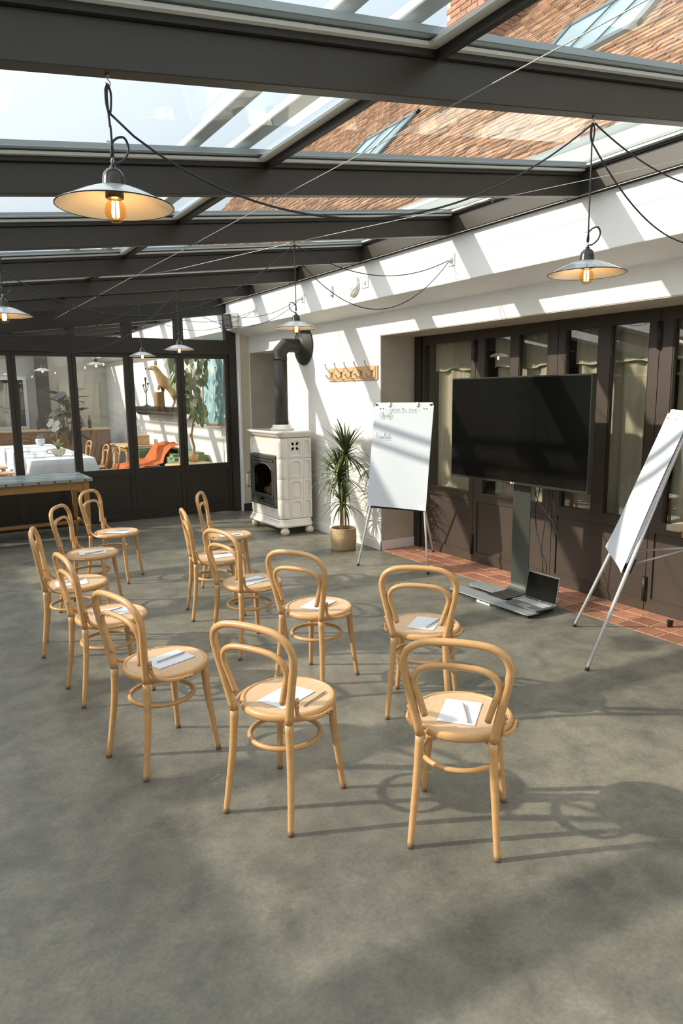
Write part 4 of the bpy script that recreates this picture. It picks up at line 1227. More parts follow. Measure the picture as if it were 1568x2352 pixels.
ct = corner_tile(H_).mesh('relief_tile', 'stove_tile'); mt = arch_tile(mid_w, H_).mesh('relief_tile', 'stove_tile'); bk_ = arch_tile(back_w, H_).mesh('relief_tile', 'stove_tile')
for k, (za, zb_) in enumerate(rows):
    inst('relief_tile', ct, stv, (SX0 - ox, SY0 - oy, za))
    inst('relief_tile', mt, stv, (SX0 + .115 + mid_w / 2 - ox, SY0 - oy, za))
    inst('relief_tile', bk_, stv, (SX0 + .115 + mid_w + back_w / 2 - ox, SY0 - oy, za))
    c2 = inst('relief_tile', ct, stv, (SX0 - ox, SY1 - oy, za), (0, 0, 0), (1, -1, 1))
# four almond vents in the top middle tile
for dx in (-.030, .030):
    for dz in (-.030, .030):
        b = MB(); s = 1 if dx * dz < 0 else -1
        pts = [(.021 * math.cos(a), .0145 * math.sin(a)) for a in [2 * PI * i / 12 for i in range(12)]]
        an = s * -.9
        P = [(SX0 + .115 + mid_w / 2 + dx + p[0] * math.cos(an) - p[1] * math.sin(an) - ox, p[0] * math.sin(an) + p[1] * math.cos(an) + rows[3][0] + .150 + dz) for p in pts]
        b.prism(P, 'y', SY0 + .0088 - oy, SY0 + .004 - oy); b.build('vent_hole', 'fire_black', stv)
# plain tiles on the front above and below the door
for (za, zb_) in ((1.00, 1.213), (.20, .328)):
    for k in range(3):
        ya = SY0 + .095 + k * .2335; yb = ya + .2315
        b = MB(); b.box(SX0 - ox, SX0 + .02 - ox, ya - oy, yb - oy, za, zb_); b.build('plain_tile', 'stove_tile', stv, .003)
# iron door on the front
dr = MB(); D0, D1, Z0, Z1 = 7.905, 8.655, .335, .990
def FX(d): return SX0 - d - ox
b = MB()
for (ya, yb, za, zb_) in ((D0, D0 + .045, Z0, Z1), (D1 - .045, D1, Z0, Z1), (D0 + .045, D1 - .045, Z1 - .045, Z1), (D0 + .045, D1 - .045, Z0, Z0 + .035)):
    b.box(FX(.020), FX(-.02), ya - oy, yb - oy, za, zb_)
b.box(FX(.034), FX(-.0), D0 + .02 - oy, D1 - .02 - oy, Z0 + .02, Z0 + .032)
fr = b.build('iron_frame', 'cast_iron', stv, .004)
b = MB()
A0, A1 = D0 + .055, D1 - .055; yc = (A0 + A1) / 2; aw = (A1 - A0) / 2 - .05
gz0, gzs, rise = .482, .775, .095
n = 16
arch = [(yc + aw * math.cos(PI * i / n), gzs + rise * math.sin(PI * i / n)) for i in range(n + 1)]
inn = [(yc + aw, gz0)] + arch + [(yc - aw, gz0)]
def oc(p):
    y, z = p
    if z <= gz0 + 1e-6: return (A1 if y > yc else A0, .375)
    t = (y - yc) / aw
    if t > .72: return (A1, lerp(.60, .905, (z - gzs) / (rise * .69)) if z < gzs + rise * .69 else .905)
    if t < -.72: return (A0, lerp(.60, .905, (z - gzs) / (rise * .69)) if z < gzs + rise * .69 else .905)
    return (yc + t / .72 * (A1 - yc), .905)
ou = [oc(p) for p in inn]; N = len(inn)
vs = [(FX(.012), p[0] - oy, p[1]) for p in ou] + [(FX(.026), lerp(p[0], q[0], .25) - oy, lerp(p[1], q[1], .25)) for p, q in zip(ou, inn)] + [(FX(.026), lerp(p[0], q[0], .75) - oy, lerp(p[1], q[1], .75)) for p, q in zip(ou, inn)] + [(FX(.006), p[0] - oy, p[1]) for p in inn]
fs = [(i * N + k, i * N + k + 1, (i + 1) * N + k + 1, (i + 1) * N + k) for i in range(3) for k in range(N - 1)]
b.add(vs, fs)
b.box(FX(.022), FX(.0), A0 - oy, A1 - oy, .375, gz0 - .03); b.box(FX(.030), FX(.0), A0 - oy, A1 - oy, gz0 - .03, gz0)
b.box(FX(.030), FX(.0), A0 - oy, A1 - oy, .912, .940)
for r_, (yy, zz) in ((.012, (yc - .0, 0)),):
    b.tube([(FX(.030), yc + aw * 1.08 * math.cos(PI * i / n) - oy, gzs + .012 + rise * 1.12 * math.sin(PI * i / n)) for i in range(n + 1)], .008, 6)
dd = b.build('iron_door', 'cast_iron', stv)
b = MB(); b.tube(cr([(FX(.03), yc - .05 - oy, .43), (FX(.045), yc - oy, .415), (FX(.03), yc + .05 - oy, .43)], 4), .006, 6); b.lathe([(.02, FX(.022)), (.02, FX(.034)), (.008, FX(.042))], 12, (0, yc - oy, .425), 'x'); b.build('air_slide', 'fire_black', dd)
MB().add([(FX(.004), p[0] - oy, p[1]) for p in inn], [tuple(range(N))]).build('door_glass', 'fire_glass', stv)
b = MB(); b.tube(cr([(FX(.02), D1 - .02 - oy, .74), (FX(.055), D1 - .01 - oy, .73), (FX(.062), D1 - oy, .70)], 4), .007, 6); b.tube(cr([(FX(.02), D1 - .02 - oy, .535), (FX(.055), D1 - .01 - oy, .545), (FX(.062), D1 - oy, .575)], 4), .007, 6)
hd = b.build('handle_arm', 'cast_iron', stv)
b = MB(); b.lathe([(.008, .565), (.015, .58), (.017, .64), (.015, .70), (.008, .715)], 12, (FX(.062), D1 - oy, 0)); b.build('ceramic_grip', 'foot_cream', hd)
b = MB(); b.box(FX(-.021), FX(-.30), A0 - oy, A1 - oy, .42, .44); b.box(FX(-.29), FX(-.30), A0 - oy, A1 - oy, .42, .95); b.box(FX(-.021), FX(-.30), A0 - oy, A0 + .01 - oy, .42, .95); b.box(FX(-.021), FX(-.30), A1 - .01 - oy, A1 - oy, .42, .95); b.box(FX(-.021), FX(-.30), A0 - oy, A1 - oy, .94, .95)
b.build('fire_box', 'fire_black', stv)
for i, (ya, yb, x, z, r_) in enumerate(((8.02, 8.32, .10, .495, .055), (8.22, 8.50, .14, .50, .05), (8.05, 8.42, .18, .565, .045))):
    b = MB(); b.tube([(FX(-x), ya - oy, z), (FX(-x - .02), (ya + yb) / 2 - oy, z + .01), (FX(-x), yb - oy, z)], [r_, r_ * 1.08, r_ * .95], 9); b.build('log', 'log', stv)
for i, (y, z, s) in enumerate(((8.08, .60, .022), (8.12, .575, .018), (8.04, .69, .014), (8.16, .60, .012), (8.30, .575, .010))):
    b = MB(); b.lathe([(s * .2, -s), (s * .9, -s * .3), (s * .7, s * .5), (s * .25, s * 1.6), (0, s * 2.2)], 8, (FX(-.09 - .01 * i), y - oy, z)); b.build('flame', 'flame', stv)
# collar and stove pipe
b = MB(); b.lathe([(.150, 1.305), (.158, 1.318), (.150, 1.332), (.128, 1.340), (.122, 1.368), (.110, 1.374), (.09, 1.374)], 28, (4.085 - ox, 8.14 - oy, 0)); b.build('pipe_collar', 'stove_tile', stv)
pp = thing('stove_pipe', 'black stove pipe rising from the tiled stove and bending into the wall', 'stove pipe', (4.085, 8.14, 1.375), 0)
def seg_pipe(pts, r, n=24):
    return MB().tube(pts, r, n)
z_ = 2.365 - 1.375
seg_pipe([(0, 0, 0), (0, 0, z_ - .17)], .084).build('vertical_pipe', 'pipe_black', pp)
b = MB(); b.lathe([(.0868, z_ - .185), (.0868, z_ - .150)], 24); b.build('sleeve_joint', 'pipe_black', pp)
def miter(planes):
    pass
b = MB(); n = 24; vs = []
secs = [((0, 0, z_ - .16), (0, 0, 1)), ((0, 0, z_ - .078), (.38, 0, .92)), ((.078, 0, z_), (.92, 0, .38)), ((.17, 0, z_ + .0), (1, 0, 0)), ((.342, .0, z_), (1, 0, 0))]
for c, nn in secs:
    c = Vector(c); nn = Vector(nn).normalized(); v = Vector((0, 1, 0)); u = v.cross(nn).normalized()
    k = 1.0 if nn.x in (0, 1) else 1.08
    for i in range(n):
        a = 2 * PI * i / n; vs.append(c + u * (.085 * k * math.cos(a)) + v * (.085 * math.sin(a)))
fs = [(i * n + k, i * n + (k + 1) % n, (i + 1) * n + (k + 1) % n, (i + 1) * n + k) for i in range(len(secs) - 1) for k in range(n)]
b.add(vs, fs, False)
o = b.build('elbow', 'pipe_black', pp)
b = MB(); b.lathe([(.242, .343), (.246, .335), (.236, .322), (.205, .316), (.200, .306), (.172, .300), (.166, .290), (.138, .284), (.132, .272), (.10, .264), (.086, .25)], 36, (0, 0, z_), 'x', cap=False); b.build('wall_rosette', 'pipe_black', pp)

# ---- coat rack
ck = thing('coat_rack', 'pale wooden coat rack with five double hooks on the white wall', 'coat rack', (XW, 6.98, 1.978), 0)
b = MB(); b.box(-.016, -.0005, -.525, .525, -.078, .078); b.build('back_board', 'pine', ck, .004)
b = MB(); b.box(-.023, -.016, -.495, .495, -.055, .055); b.build('raised_board', 'pine', ck, .005)
for k in range(5):
    y = -.43 + k * .215
    b = MB(); b.obox((-.026, y, .0), (.004, 0, 0), (0, .014, 0), (0, 0, .030)); hk_ = b.build('hook_plate', 'brass_old', ck, .002)
    b = MB(); b.tube(cr([(-.026, y, .012), (-.055, y, .030), (-.092, y, .068), (-.112, y, .100), (-.118, y, .122)], 5), [.0065, .006, .0058, .0055] + [.0052] * 17, 7)
    b.lathe([(.0085, .120), (.0105, .126), (.008, .130), (0, .130)], 10, (-.118, y, 0)); b.build('hat_hook', 'brass_old', hk_)
    b = MB(); b.tube(cr([(-.026, y, -.010), (-.045, y, -.034), (-.066, y, -.046), (-.088, y, -.034), (-.096, y, -.012), (-.108, y, -.008), (-.120, y, -.020)], 5), .0058, 7)
    b.build('coat_hook', 'brass_old', hk_)

# ---- dracaena in a jute basket
pt = thing('potted_dracaena', 'tall spiky dragon tree with three crowns in a woven jute basket', 'plant', (4.115, 6.715, 0), .3)
b = MB()
prof = [(.128, .0)]
for k in range(17):
    z = .006 + k * .0142; r_ = .136 + .010 * math.sin(k / 16 * PI * .9) + .003
    prof += [(r_, z), (r_ + .004, z + .007), (r_, z + .0138)]
prof += [(.140, .249), (.132, .250), (.128, .240), (.126, .20)]
b.lathe(prof, 40, cap=False); b.add([(0, 0, .002)] + [(.13 * math.cos(a), .13 * math.sin(a), .002) for a in [2 * PI * i / 20 for i in range(20)]], [(0, 1 + (i + 1) % 20, 1 + i) for i in range(20)])
b.build('basket', 'jute', pt)
b = MB(); b.lathe([(.112, .10), (.120, .222), (.124, .225), (.116, .226), (.110, .20)], 28, cap=False); b.build('clay_pot', 'pot_terracotta', pt)
b = MB(); b.lathe([(.112, .200), (.06, .207), (0, .209)], 20); b.build('soil', 'soil', pt)
def stem(pts, r0, r1):
    P = cr(pts, 6); MB().tube(P, [lerp(r0, r1, i / (len(P) - 1)) for i in range(len(P))], 9).build('stem', 'stem_bark', pt)
crowns = [((.045, -.01, 1.08), 100, .45), ((-.035, .01, .83), 90, .43), ((-.03, -.015, .545), 64, .35)]
stem([(.035, -.005, .20), (.030, -.01, .55), (.038, -.01, .85), (.045, -.01, 1.12)], .013, .011)
stem([(-.045, .0, .20), (-.040, .0, .50), (-.052, .008, .70), (-.035, .01, .87)], .012, .010)
stem([(-.035, -.02, .20), (-.028, -.018, .40), (-.03, -.015, .57)], .013, .011)
stem([(-.028, -.018, .50), (.002, -.01, .66), (.012, .0, .86)], .009, .008)
lv = []
for q in range(6):
    rr = random.Random(40 + q); droop = (.20, .35, .55, .75, 1.0, 1.35)[q]
    def fn(u, v, droop=droop):
        s = v; ang = -droop * s ** 1.5 * 1.25
        # integrate a drooping strap in the xz plane
        x = z = 0.0; m = 10
        for i in range(int(m * s + .5)):
            a = -droop * ((i + .5) / m) ** 1.4 * 1.3
            x += math.cos(a) / m; z += math.sin(a) / m
        w = .036 * (math.sin(PI * min(1, .12 + .88 * s)) ** .6 if s < 1 else 0) * (1 - s * .45)
        return (x, (u - .5) * 2 * w, z + .012 * abs(u - .5) * 2 * (1 - s))
    b = MB(); b.grid(fn, 2, 10); lv.append(b.mesh('leaf', 'dracaena_leaf'))
for (c, nl, L) in crowns:
    for k in range(nl):
        t_ = k / nl; el = math.radians(lerp(86, -22, t_ ** .95) + R.uniform(-9, 9)); az = k * 2.39996 + R.uniform(-.2, .2)
        q = min(5, int(t_ * 3.6 + R.uniform(0, 2.4)))
        l = L * R.uniform(.78, 1.12) * (.75 if t_ < .12 else 1)
        # keep leaves clear of the wall
        l = min(l, .225 / max(.05, math.cos(az + .3) * max(.80, math.cos(el))))
        inst('leaf', lv[q], pt, (c[0] + .010 * math.cos(az), c[1] + .010 * math.sin(az), c[2] - .06 * t_ + .03), (0, -el, az), (l, l * R.uniform(.8, 1.15), l))

# ---- zinc topped table on the left
zt = thing('zinc_topped_table', 'zinc topped wooden table with riveted edge at the left of the photo', 'table', (1.0, 9.25, 0), 0)
TXR = 1.845 - 1.0; ty0, ty1 = 8.82 - 9.25, 9.69 - 9.25; tz = .78
b = MB(); b.box(-1.6, TXR, ty0, ty1, tz - .004, tz); b.build('zinc_top', 'zinc', zt, .0015)
b = MB(); b.box(-1.6, TXR - .001, ty0 + .001, ty1 - .001, tz - .038, tz - .0041); b.build('zinc_edge', 'zinc_edge', zt, .002)
for k in range(12):
    b = MB(); b.lathe([(.011, .0005), (.010, -.004), (.006, -.008), (0, -.009)], 10, (TXR - .085 - k * .175, ty0, tz - .021), 'y'); b.build('rivet', 'rivet', zt)
for k in range(4):
    b = MB(); b.lathe([(.011, -.0005), (.010, .004), (.006, .008), (0, .009)], 10, (TXR, ty0 + .12 + k * .21, tz - .021), 'x'); b.build('rivet', 'rivet', zt)
for y in (ty0 + .05, ty1 - .05):
    b = MB(); b.box(-1.5, TXR - .06, y - .012, y + .012, tz - .135, tz - .039); b.build('apron', 'oak_table', zt, .003)
b = MB(); b.box(TXR - .085, TXR - .061, ty0 + .06, ty1 - .06, tz - .135, tz - .039); b.build('apron', 'oak_table', zt, .003)
for x in (TXR - .075, -1.45):
    for y in (ty0 + .06, ty1 - .06):
        b = MB()
        for (z0_, z1_, w0, w1) in ((0, tz - .135, .024, .034), (tz - .135, tz - .039, .034, .034)):
            vs = [(x + sx * w, y + sy * w, z) for z, w in ((z0_ + .0005, w0), (z1_, w1)) for sx, sy in ((-1, -1), (1, -1), (1, 1), (-1, 1))]
            b.add(vs, [(3, 2, 1, 0), (4, 5, 6, 7)] + [(i, (i + 1) % 4, 4 + (i + 1) % 4, 4 + i) for i in range(4)])
        b.build('leg', 'oak_table', zt, .002)
for x in (TXR - .075, -1.45):
    b = MB(); b.box(x - .014, x + .014, ty0 + .09, ty1 - .09, .17, .21); b.build('stretcher', 'oak_table', zt, .003)
b = MB(); b.box(-1.45, TXR - .09, -.02, .02, .172, .212); b.build('stretcher', 'oak_table', zt, .003)
b = MB(); b.prism([(TXR - .21, tz - .135), (TXR - .10, tz - .135), (TXR - .10, tz - .19)], 'y', ty0 + .038, ty0 + .062); b.build('corner_brace', 'oak_table', zt)
bx = thing('black_tin', 'black box standing on the zinc table at the left edge', 'box', (-.09 + .30, 9.05, tz + .001), 0)
MB().box(-.28, .285, -.10, .10, 0, .09).build('body', 'black_plastic', bx, .004)
MB().box(-.283, .288, -.103, .103, .09, .11).build('lid', 'black_plastic', bx, .004)
# ================================================================ THE ROOM BEYOND THE GLAZED PARTITION
fb = struct('wall_3', 'grey beige end wall of the dining room beyond the glass', 'wall')
MB().box(-2.9, 4.43, 18.7, 18.85, 0, 3.1).build('plaster', 'far_wall', fb)
MB().box(2.72, 2.98, 18.30, 18.6, 0, 3.0).build('dark_column', 'far_dark', fb)
MB().box(1.62, 2.52, 18.66, 18.70, 1.0, 2.25).build('window_frame', 'white_paint', fb)
MB().box(1.70, 2.44, 18.65, 18.66, 1.08, 2.17).build('window_view', 'sky_glass', fb)
MB().box(-.3, .9, 18.66, 18.70, .9, 2.2).build('dark_opening', 'far_dark', fb)
MB().box(3.25, 4.2, 18.66, 18.70, 0.0, 2.1).build('pale_door', 'cream_paint', fb)
ct = thing('bar_counter', 'brown wooden counter at the back of the dining room', 'counter', (2.9, 17.6, 0), 0)
b = MB(); b.box(-1.5, 1.2, -.3, .3, 0, .98); b.build('front', 'counter_wood', ct, .004)
b = MB(); b.box(-1.54, 1.24, -.34, .34, .98, 1.02); b.build('counter_top', 'light_wood', ct, .004)
for k in range(9):
    b = MB(); x = -1.40 + k * .285; b.box(x, x + .25, -.312, -.30, .10, .92); b.build('panel', 'counter_wood', ct, .003)
WB = ['leftmost', 'second', 'third', 'fourth', 'fifth', 'sixth', 'rightmost']
bt_me = MB(); bt_me.lathe([(.036, 0), (.038, .01), (.038, .17), (.030, .205), (.014, .235), (.013, .29), (.016, .295), (0, .296)], 12)
bt_m = bt_me.mesh('bottle_glass', 'bottle_dark')
cp = MB(); cp.lathe([(.012, .2965), (.012, .315), (0, .316)], 8); cp_m = cp.mesh('cap', 'brass_old')
for k in range(7):
    t = thing('bottle', 'dark bottle on the far wooden counter, %s of the row' % WB[k], 'bottle', (2.55 + .19 * k, 17.55 + .05 * (k % 2), 1.0205), 0, 'bottles on the far counter')
    inst('bottle_glass', bt_m, t); inst('cap', cp_m, t)

# ---- long table under a white cloth
lt = thing('dining_table', 'long dining table hidden under a white cloth beyond the glass', 'table', (2.11, 14.35, 0), 0)
MB().box(-.47, .47, -2.1, 2.1, .715, .745).build('tabletop', 'light_wood', lt)
for x in (-.40, .40):
    for y in (-1.95, 0, 1.95):
        MB().box(x - .03, x + .03, y - .03, y + .03, 0.001, .715).build('leg', 'light_wood', lt)
def cloth():
    b = MB(); hx, hy = .50, 2.13
    per = []
    for i in range(24): per.append((lerp(-hx, hx, i / 24), -hy, 0, -1))
    for i in range(56): per.append((hx, lerp(-hy, hy, i / 56), 1, 0))
    for i in range(24): per.append((lerp(hx, -hx, i / 24), hy, 0, 1))
    for i in range(56): per.append((-hx, lerp(hy, -hy, i / 56), -1, 0))
    n = len(per); vs = [(p[0], p[1], .749) for p in per]
    for j in range(1, 6):
        t = j / 5
        for i, p in enumerate(per):
            cor = max(0, 1 - min(abs(abs(p[0]) - hx) + abs(abs(p[1]) - hy), .35) / .35)
            fold = .035 * t * math.sin(i * 1.05) + .14 * t * cor
            dx = p[2] if p[2] else (math.copysign(cor, p[0]) if cor else 0)
            dy = p[3] if p[3] else (math.copysign(cor, p[1]) if cor else 0)
            vs.append((p[0] + dx * (.02 * t + fold), p[1] + dy * (.02 * t + fold), .749 - t * (.50 + .05 * cor)))
    fs = [tuple(range(n))]
    for j in range(5):
        for i in range(n):
            fs.append((j * n + i, (j + 1) * n + i, (j + 1) * n + (i + 1) % n, j * n + (i + 1) % n))
    b.add(vs, fs, True); b.sm[0] = False
    return b
o = cloth().build('tablecloth', 'cloth_white', None, loc=(2.11, 14.35, 0))
tag(o, 'white cloth falling over the long dining table beyond the glass', 'tablecloth')
FAR = [(2.88, 12.75, 178, 'bentwood chair beyond the glass on the right of the white table, nearest one'),
       (2.88, 13.60, 180, 'bentwood chair beyond the glass on the right of the white table, second one'),
       (2.88, 15.05, 182, 'bentwood chair beyond the glass on the right of the white table, third one'),
       (2.88, 16.20, 178, 'bentwood chair beyond the glass on the right of the white table, farthest one'),
       (1.32, 12.55, 4, 'bentwood chair beyond the glass on the left of the white table, nearest one'),
       (1.32, 13.45, -4, 'bentwood chair beyond the glass on the left of the white table, second one'),
       (1.32, 14.60, 2, 'bentwood chair beyond the glass on the left of the white table, third one')]
for (x, y, a, lab) in FAR:
    c = copy_tree(proto); c.location = (x, y, .001); c.rotation_euler = (0, 0, math.radians(a))
    tag(c, lab, 'chair', 'bentwood chairs around the white table')
gl = MB(); gl.lathe([(.036, .085), (.034, .084), (.030, .006), (0, .005)], 14, cap=False); gl.lathe([(0, 0), (.031, 0), (.037, .085)], 14, cap=False)
gl_m = gl.mesh('glass', 'clear_glass')
WG = ['behind the flower bowl', 'in front of the flower bowl', 'left front corner', 'beside the jug', 'right of the flower bowl', 'middle of the table']
for k, (x, y) in enumerate(((2.02, 13.3), (2.13, 12.52), (1.78, 12.8), (1.95, 15.9), (2.38, 12.75), (1.85, 14.1))):
    o = inst('drinking_glass', gl_m, None, (x, y, .7505)); tag(o, 'clear glass tumbler on the white cloth, ' + WG[k], 'glass', 'tumblers on the white table')
nk = MB(); nk.box(-.10, .10, -.025, .025, 0, .004); nk_m = nk.mesh('napkin', 'napkin', .001)
WN = ['left front', 'left, second place', 'left, third place', 'right front', 'right, second place', 'right, third place']
for k in range(6):
    x = 1.82 if k < 3 else 2.40; y = 12.7 + (k % 3) * .85
    o = inst('napkin', nk_m, None, (x, y, .7505), (0, 0, .1)); tag(o, 'dark folded napkin with cutlery on the white cloth, ' + WN[k], 'napkin', 'napkins on the white table')
# orchid in a bowl with a handle
orc = thing('potted_orchid', 'white orchid in a cream bowl with a handle on the white table', 'plant', (2.17, 12.93, .7505), 0)
b = MB(); b.lathe([(.05, 0), (.085, .02), (.118, .07), (.122, .125), (.115, .125), (.11, .07), (.08, .03)], 24, cap=False); b.tube(cr([(-.115, 0, .11), (-.17, .03, .11), (-.175, .04, .06), (-.11, .02, .04)], 5), .009, 6); b.build('bowl', 'cup_cream', orc)
b = MB(); b.lathe([(.112, .105), (0, .112)], 18); b.build('soil', 'soil', orc)
lf = MB()
def olf(u, v): return (v * .20, (u - .5) * .07 * math.sin(PI * min(1, .15 + v * .85)), .07 * math.sin(v * 2.0) + .01 * abs(u - .5))
lf.grid(olf, 2, 6); olm = lf.mesh('leaf', 'leaf_tree')
for k in range(5): inst('leaf', olm, orc, (0, 0, .11), (0, -.9 + .15 * k, k * 1.3))
b = MB(); b.tube(cr([(0, 0, .11), (-.01, .0, .32), (-.03, 0, .50), (-.07, .01, .60), (-.10, .01, .585)], 6), .004, 6); b.build('flower_stem', 'bark_light', orc)
pe = MB()
def petal(u, v): return (v * .05, (u - .5) * .055 * math.sin(PI * (.1 + .85 * v)), .012 * math.sin(v * 3))
pe.grid(petal, 3, 4); pm = pe.mesh('petal', 'petal')
for k, (x, z) in enumerate(((-.03, .53), (-.085, .60), (-.12, .54), (-.05, .46), (.01, .57), (-.01, .49))):
    fl = bpy.data.objects.new('flower', MB().lathe([(.008, -.01), (.01, 0), (0, .008)], 8).mesh('flower', 'petal_heart')); COL.objects.link(fl); fl.parent = orc
    fl.location = (x, -.012 - .004 * k, z); fl.rotation_euler = (PI / 2, .3 * k, 0)
    for q in range(5): inst('petal', pm, fl, (0, 0, 0), (0, -.25, q * 2 * PI / 5))
jg = thing('glass_jug', 'round glass water jug near the far end of the white table', 'jug', (2.34, 16.0, .7505), 0)
b = MB(); b.lathe([(.05, 0), (.09, .05), (.10, .11), (.08, .18), (.055, .22), (.06, .27)], 20, cap=False); b.build('body', 'clear_glass', jg)
b = MB(); b.tube(cr([(.06, 0, .25), (.12, 0, .22), (.13, 0, .16), (.09, 0, .12)], 5), .009, 6); b.build('jug_handle', 'clear_glass', jg)
b = MB(); b.lathe([(.048, .004), (.087, .05), (.096, .11), (.09, .14), (0, .14)], 20, cap=False); b.build('water', 'cloth_white', jg)

# ---- small table with a wooden box
wt = thing('side_table', 'small wooden side table against the white wall behind the sofa', 'table', (4.03, 15.1, 0), 0)
b = MB(); b.box(-.33, .33, -.62, .62, .72, .75); b.build('tabletop', 'light_wood', wt, .004)
b = MB(); b.box(-.28, .28, -.56, .56, .63, .719); b.build('apron', 'oak_table', wt, .003)
for x in (-.27, .27):
    for y in (-.55, .55):
        b = MB(); b.lathe([(.022, .001), (.016, .06), (.026, .14), (.018, .22), (.030, .40), (.020, .52), (.034, .60), (.034, .63)], 10, (x, y, 0)); b.build('leg', 'light_wood', wt)
wbx = thing('wooden_box', 'plain light wooden box standing on the side table', 'box', (4.12, 14.85, .7505), .1)
MB().box(-.16, .16, -.12, .12, 0, .17).build('body', 'light_wood', wbx, .004)
MB().box(-.163, .163, -.123, .123, .17, .20).build('lid', 'light_wood', wbx, .004)

# ---- green sofa and orange throw
sf = thing('sofa', 'low moss green sofa along the white wall of the dining room', 'sofa', (3.86, 12.75, 0), 0)
for (nm, x0, x1, y0, y1, z0, z1) in (('seat_base', -.62, .53, -.35, 1.10, .06, .44), ('backrest', .22, .53, -1.12, 1.10, .44, .78), ('armrest', -.18, .22, .82, 1.12, .44, .76),
                                     ('seat_base', -.10, .53, -1.12, -.352, .06, .44), ('armrest', -.10, .22, -1.12, -.86, .44, .70), ('back_cushion', -.02, .21, -.80, -.05, .445, .74)):
    b = MB(); b.box(x0, x1, y0, y1, z0, z1); b.build(nm, 'sofa_green', sf, .05, segs=3)
for x in (-.5, .45):
    for y in (-1.0, 1.0):
        if x < 0 and y < 0: x = 0
        b = MB(); b.lathe([(.02, .001), (.028, .07)], 10, (x, y, 0)); b.build('leg', 'light_wood', sf)
th = MB()
def throw(u, v):
    y = lerp(-.42, .52, u); t = v
    pts = [(-.66, .30), (-.60, .47), (-.30, .50), (-.08, .56), (.06, .80), (.22, .855), (.36, .84)]
    q = t * (len(pts) - 1); i = min(int(q), len(pts) - 2); f = q - i
    x = lerp(pts[i][0], pts[i + 1][0], f); z = lerp(pts[i][1], pts[i + 1][1], f)
    sk = (u - .5) * .5 * (1 - t)
    wr = .022 * math.sin(u * 23 + t * 7) + .016 * math.sin(u * 11 - t * 13) + .012 * math.sin(t * 31 + u * 5)
    return (3.86 + x + wr * .6, 12.75 + y + sk + .06 * math.sin(t * 6), z + .02 + abs(wr))
th.grid(throw, 34, 34)
tag(th.build('throw_blanket', 'throw_orange'), 'crumpled burnt orange blanket thrown over the green sofa', 'blanket')

# ---- round table, vase and tree
rt = thing('round_table', 'pale round wooden table just behind the glass near the corner', 'table', (3.83, 11.05, 0), 0)
b = MB(); b.lathe([(.0, .635), (.36, .635), (.375, .645), (.375, .66), (.365, .668), (0, .668)], 40); b.build('tabletop', 'light_wood', rt)
b = MB(); b.lathe([(.20, .001), (.19, .02), (.04, .05), (.035, .55), (.09, .634)], 20); b.build('pedestal', 'light_wood', rt)
vs_ = thing('glass_vase', 'tall clear glass vase standing on the round table beside the tree', 'vase', (3.72, 11.02, .6685), 0)
b = MB(); b.lathe([(0, .002), (.058, .002), (.062, .03), (.058, .24), (.064, .27)], 20, cap=False); b.build('body', 'clear_glass', vs_)
b = MB(); b.lathe([(0, .004), (.054, .004), (.056, .09), (0, .09)], 18, cap=False); b.build('amber_sand', 'light_wood', vs_)
tre = thing('indoor_tree', 'leafy potted tree with a thin bare trunk in front of the blue painting', 'tree', (3.985, 11.22, .6685), 0)
b = MB(); b.lathe([(.0, .001), (.065, .001), (.082, .12), (.080, .13), (.07, .11), (0, .10)], 18); b.build('glass_pot', 'light_wood', tre)
tp_ = cr([(0, 0, .09), (.012, 0, .25), (-.02, .01, .42), (.01, 0, .62), (.02, 0, .80), (.01, 0, 1.1), (.03, 0, 1.5)], 5)
b = MB(); b.tube(tp_, [lerp(.026, .012, i / (len(tp_) - 1)) for i in range(len(tp_))], 8)
b.tube([(-.018, .01, .40), (-.05, -.01, .47)], [.018, .010], 7); b.build('trunk', 'bark_light', tre)
b = MB()
for (x, y, z) in ((-.30, -.1, 1.65), (.22, .0, 1.62), (-.1, -.05, 1.3), (.20, -.15, 1.0), (-.42, .05, 1.75), (.3, -.2, 1.7), (.05, -.12, .75)):
    b.tube(cr([(.02, 0, max(.7, z - .45)), (x * .4, y * .4, z - .15), (x, y, z)], 4), [.008] * 5 + [.006] * 4, 5)
b.build('branches', 'bark_light', tre)
lm = []
for q in range(3):
    def lf(u, v, q=q):
        w = .047 * math.sin(PI * (.04 + .94 * v)) ** .8 if 0 < v < 1 else .001
        return (v * .17, (u - .5) * 2 * w, -.05 * v * v * (1 + .5 * q) + .02 * abs(u - .5))
    m_b = MB(); m_b.grid(lf, 2, 6); lm.append(m_b.mesh('leaf', 'leaf_tree'))
for k in range(150):
    t_ = R.random()
    z = lerp(.72, 1.78, t_ ** .8); w = .10 + .30 * max(0, (z - .7) / 1.0) ** 1.2
    x = R.uniform(-w, w * .75) + (.10 if z < 1.0 else 0); y = R.uniform(-.22, .12)
    inst('leaf', R.choice(lm), tre, (x, y, z), (R.uniform(-.5, .5), R.uniform(.2, 1.3), R.uniform(0, 6.28)), (R.uniform(.75, 1.15),) * 3)
pic = thing('painting', 'large blue and white abstract painting in a thin wooden frame on the white wall', 'painting', (4.428, 11.05, 1.95), 0)
MB().box(-.022, -.001, -.72, .72, -.66, .66).build('canvas', 'painting_blue', pic)
for (y0, y1, z0, z1) in ((-.745, .745, -.685, -.66), (-.745, .745, .66, .685), (-.745, -.72, -.66, .66), (.72, .745, -.66, .66)):
    MB().box(-.035, -.001, y0, y1, z0, z1).build('frame_bar', 'frame_wood', pic)

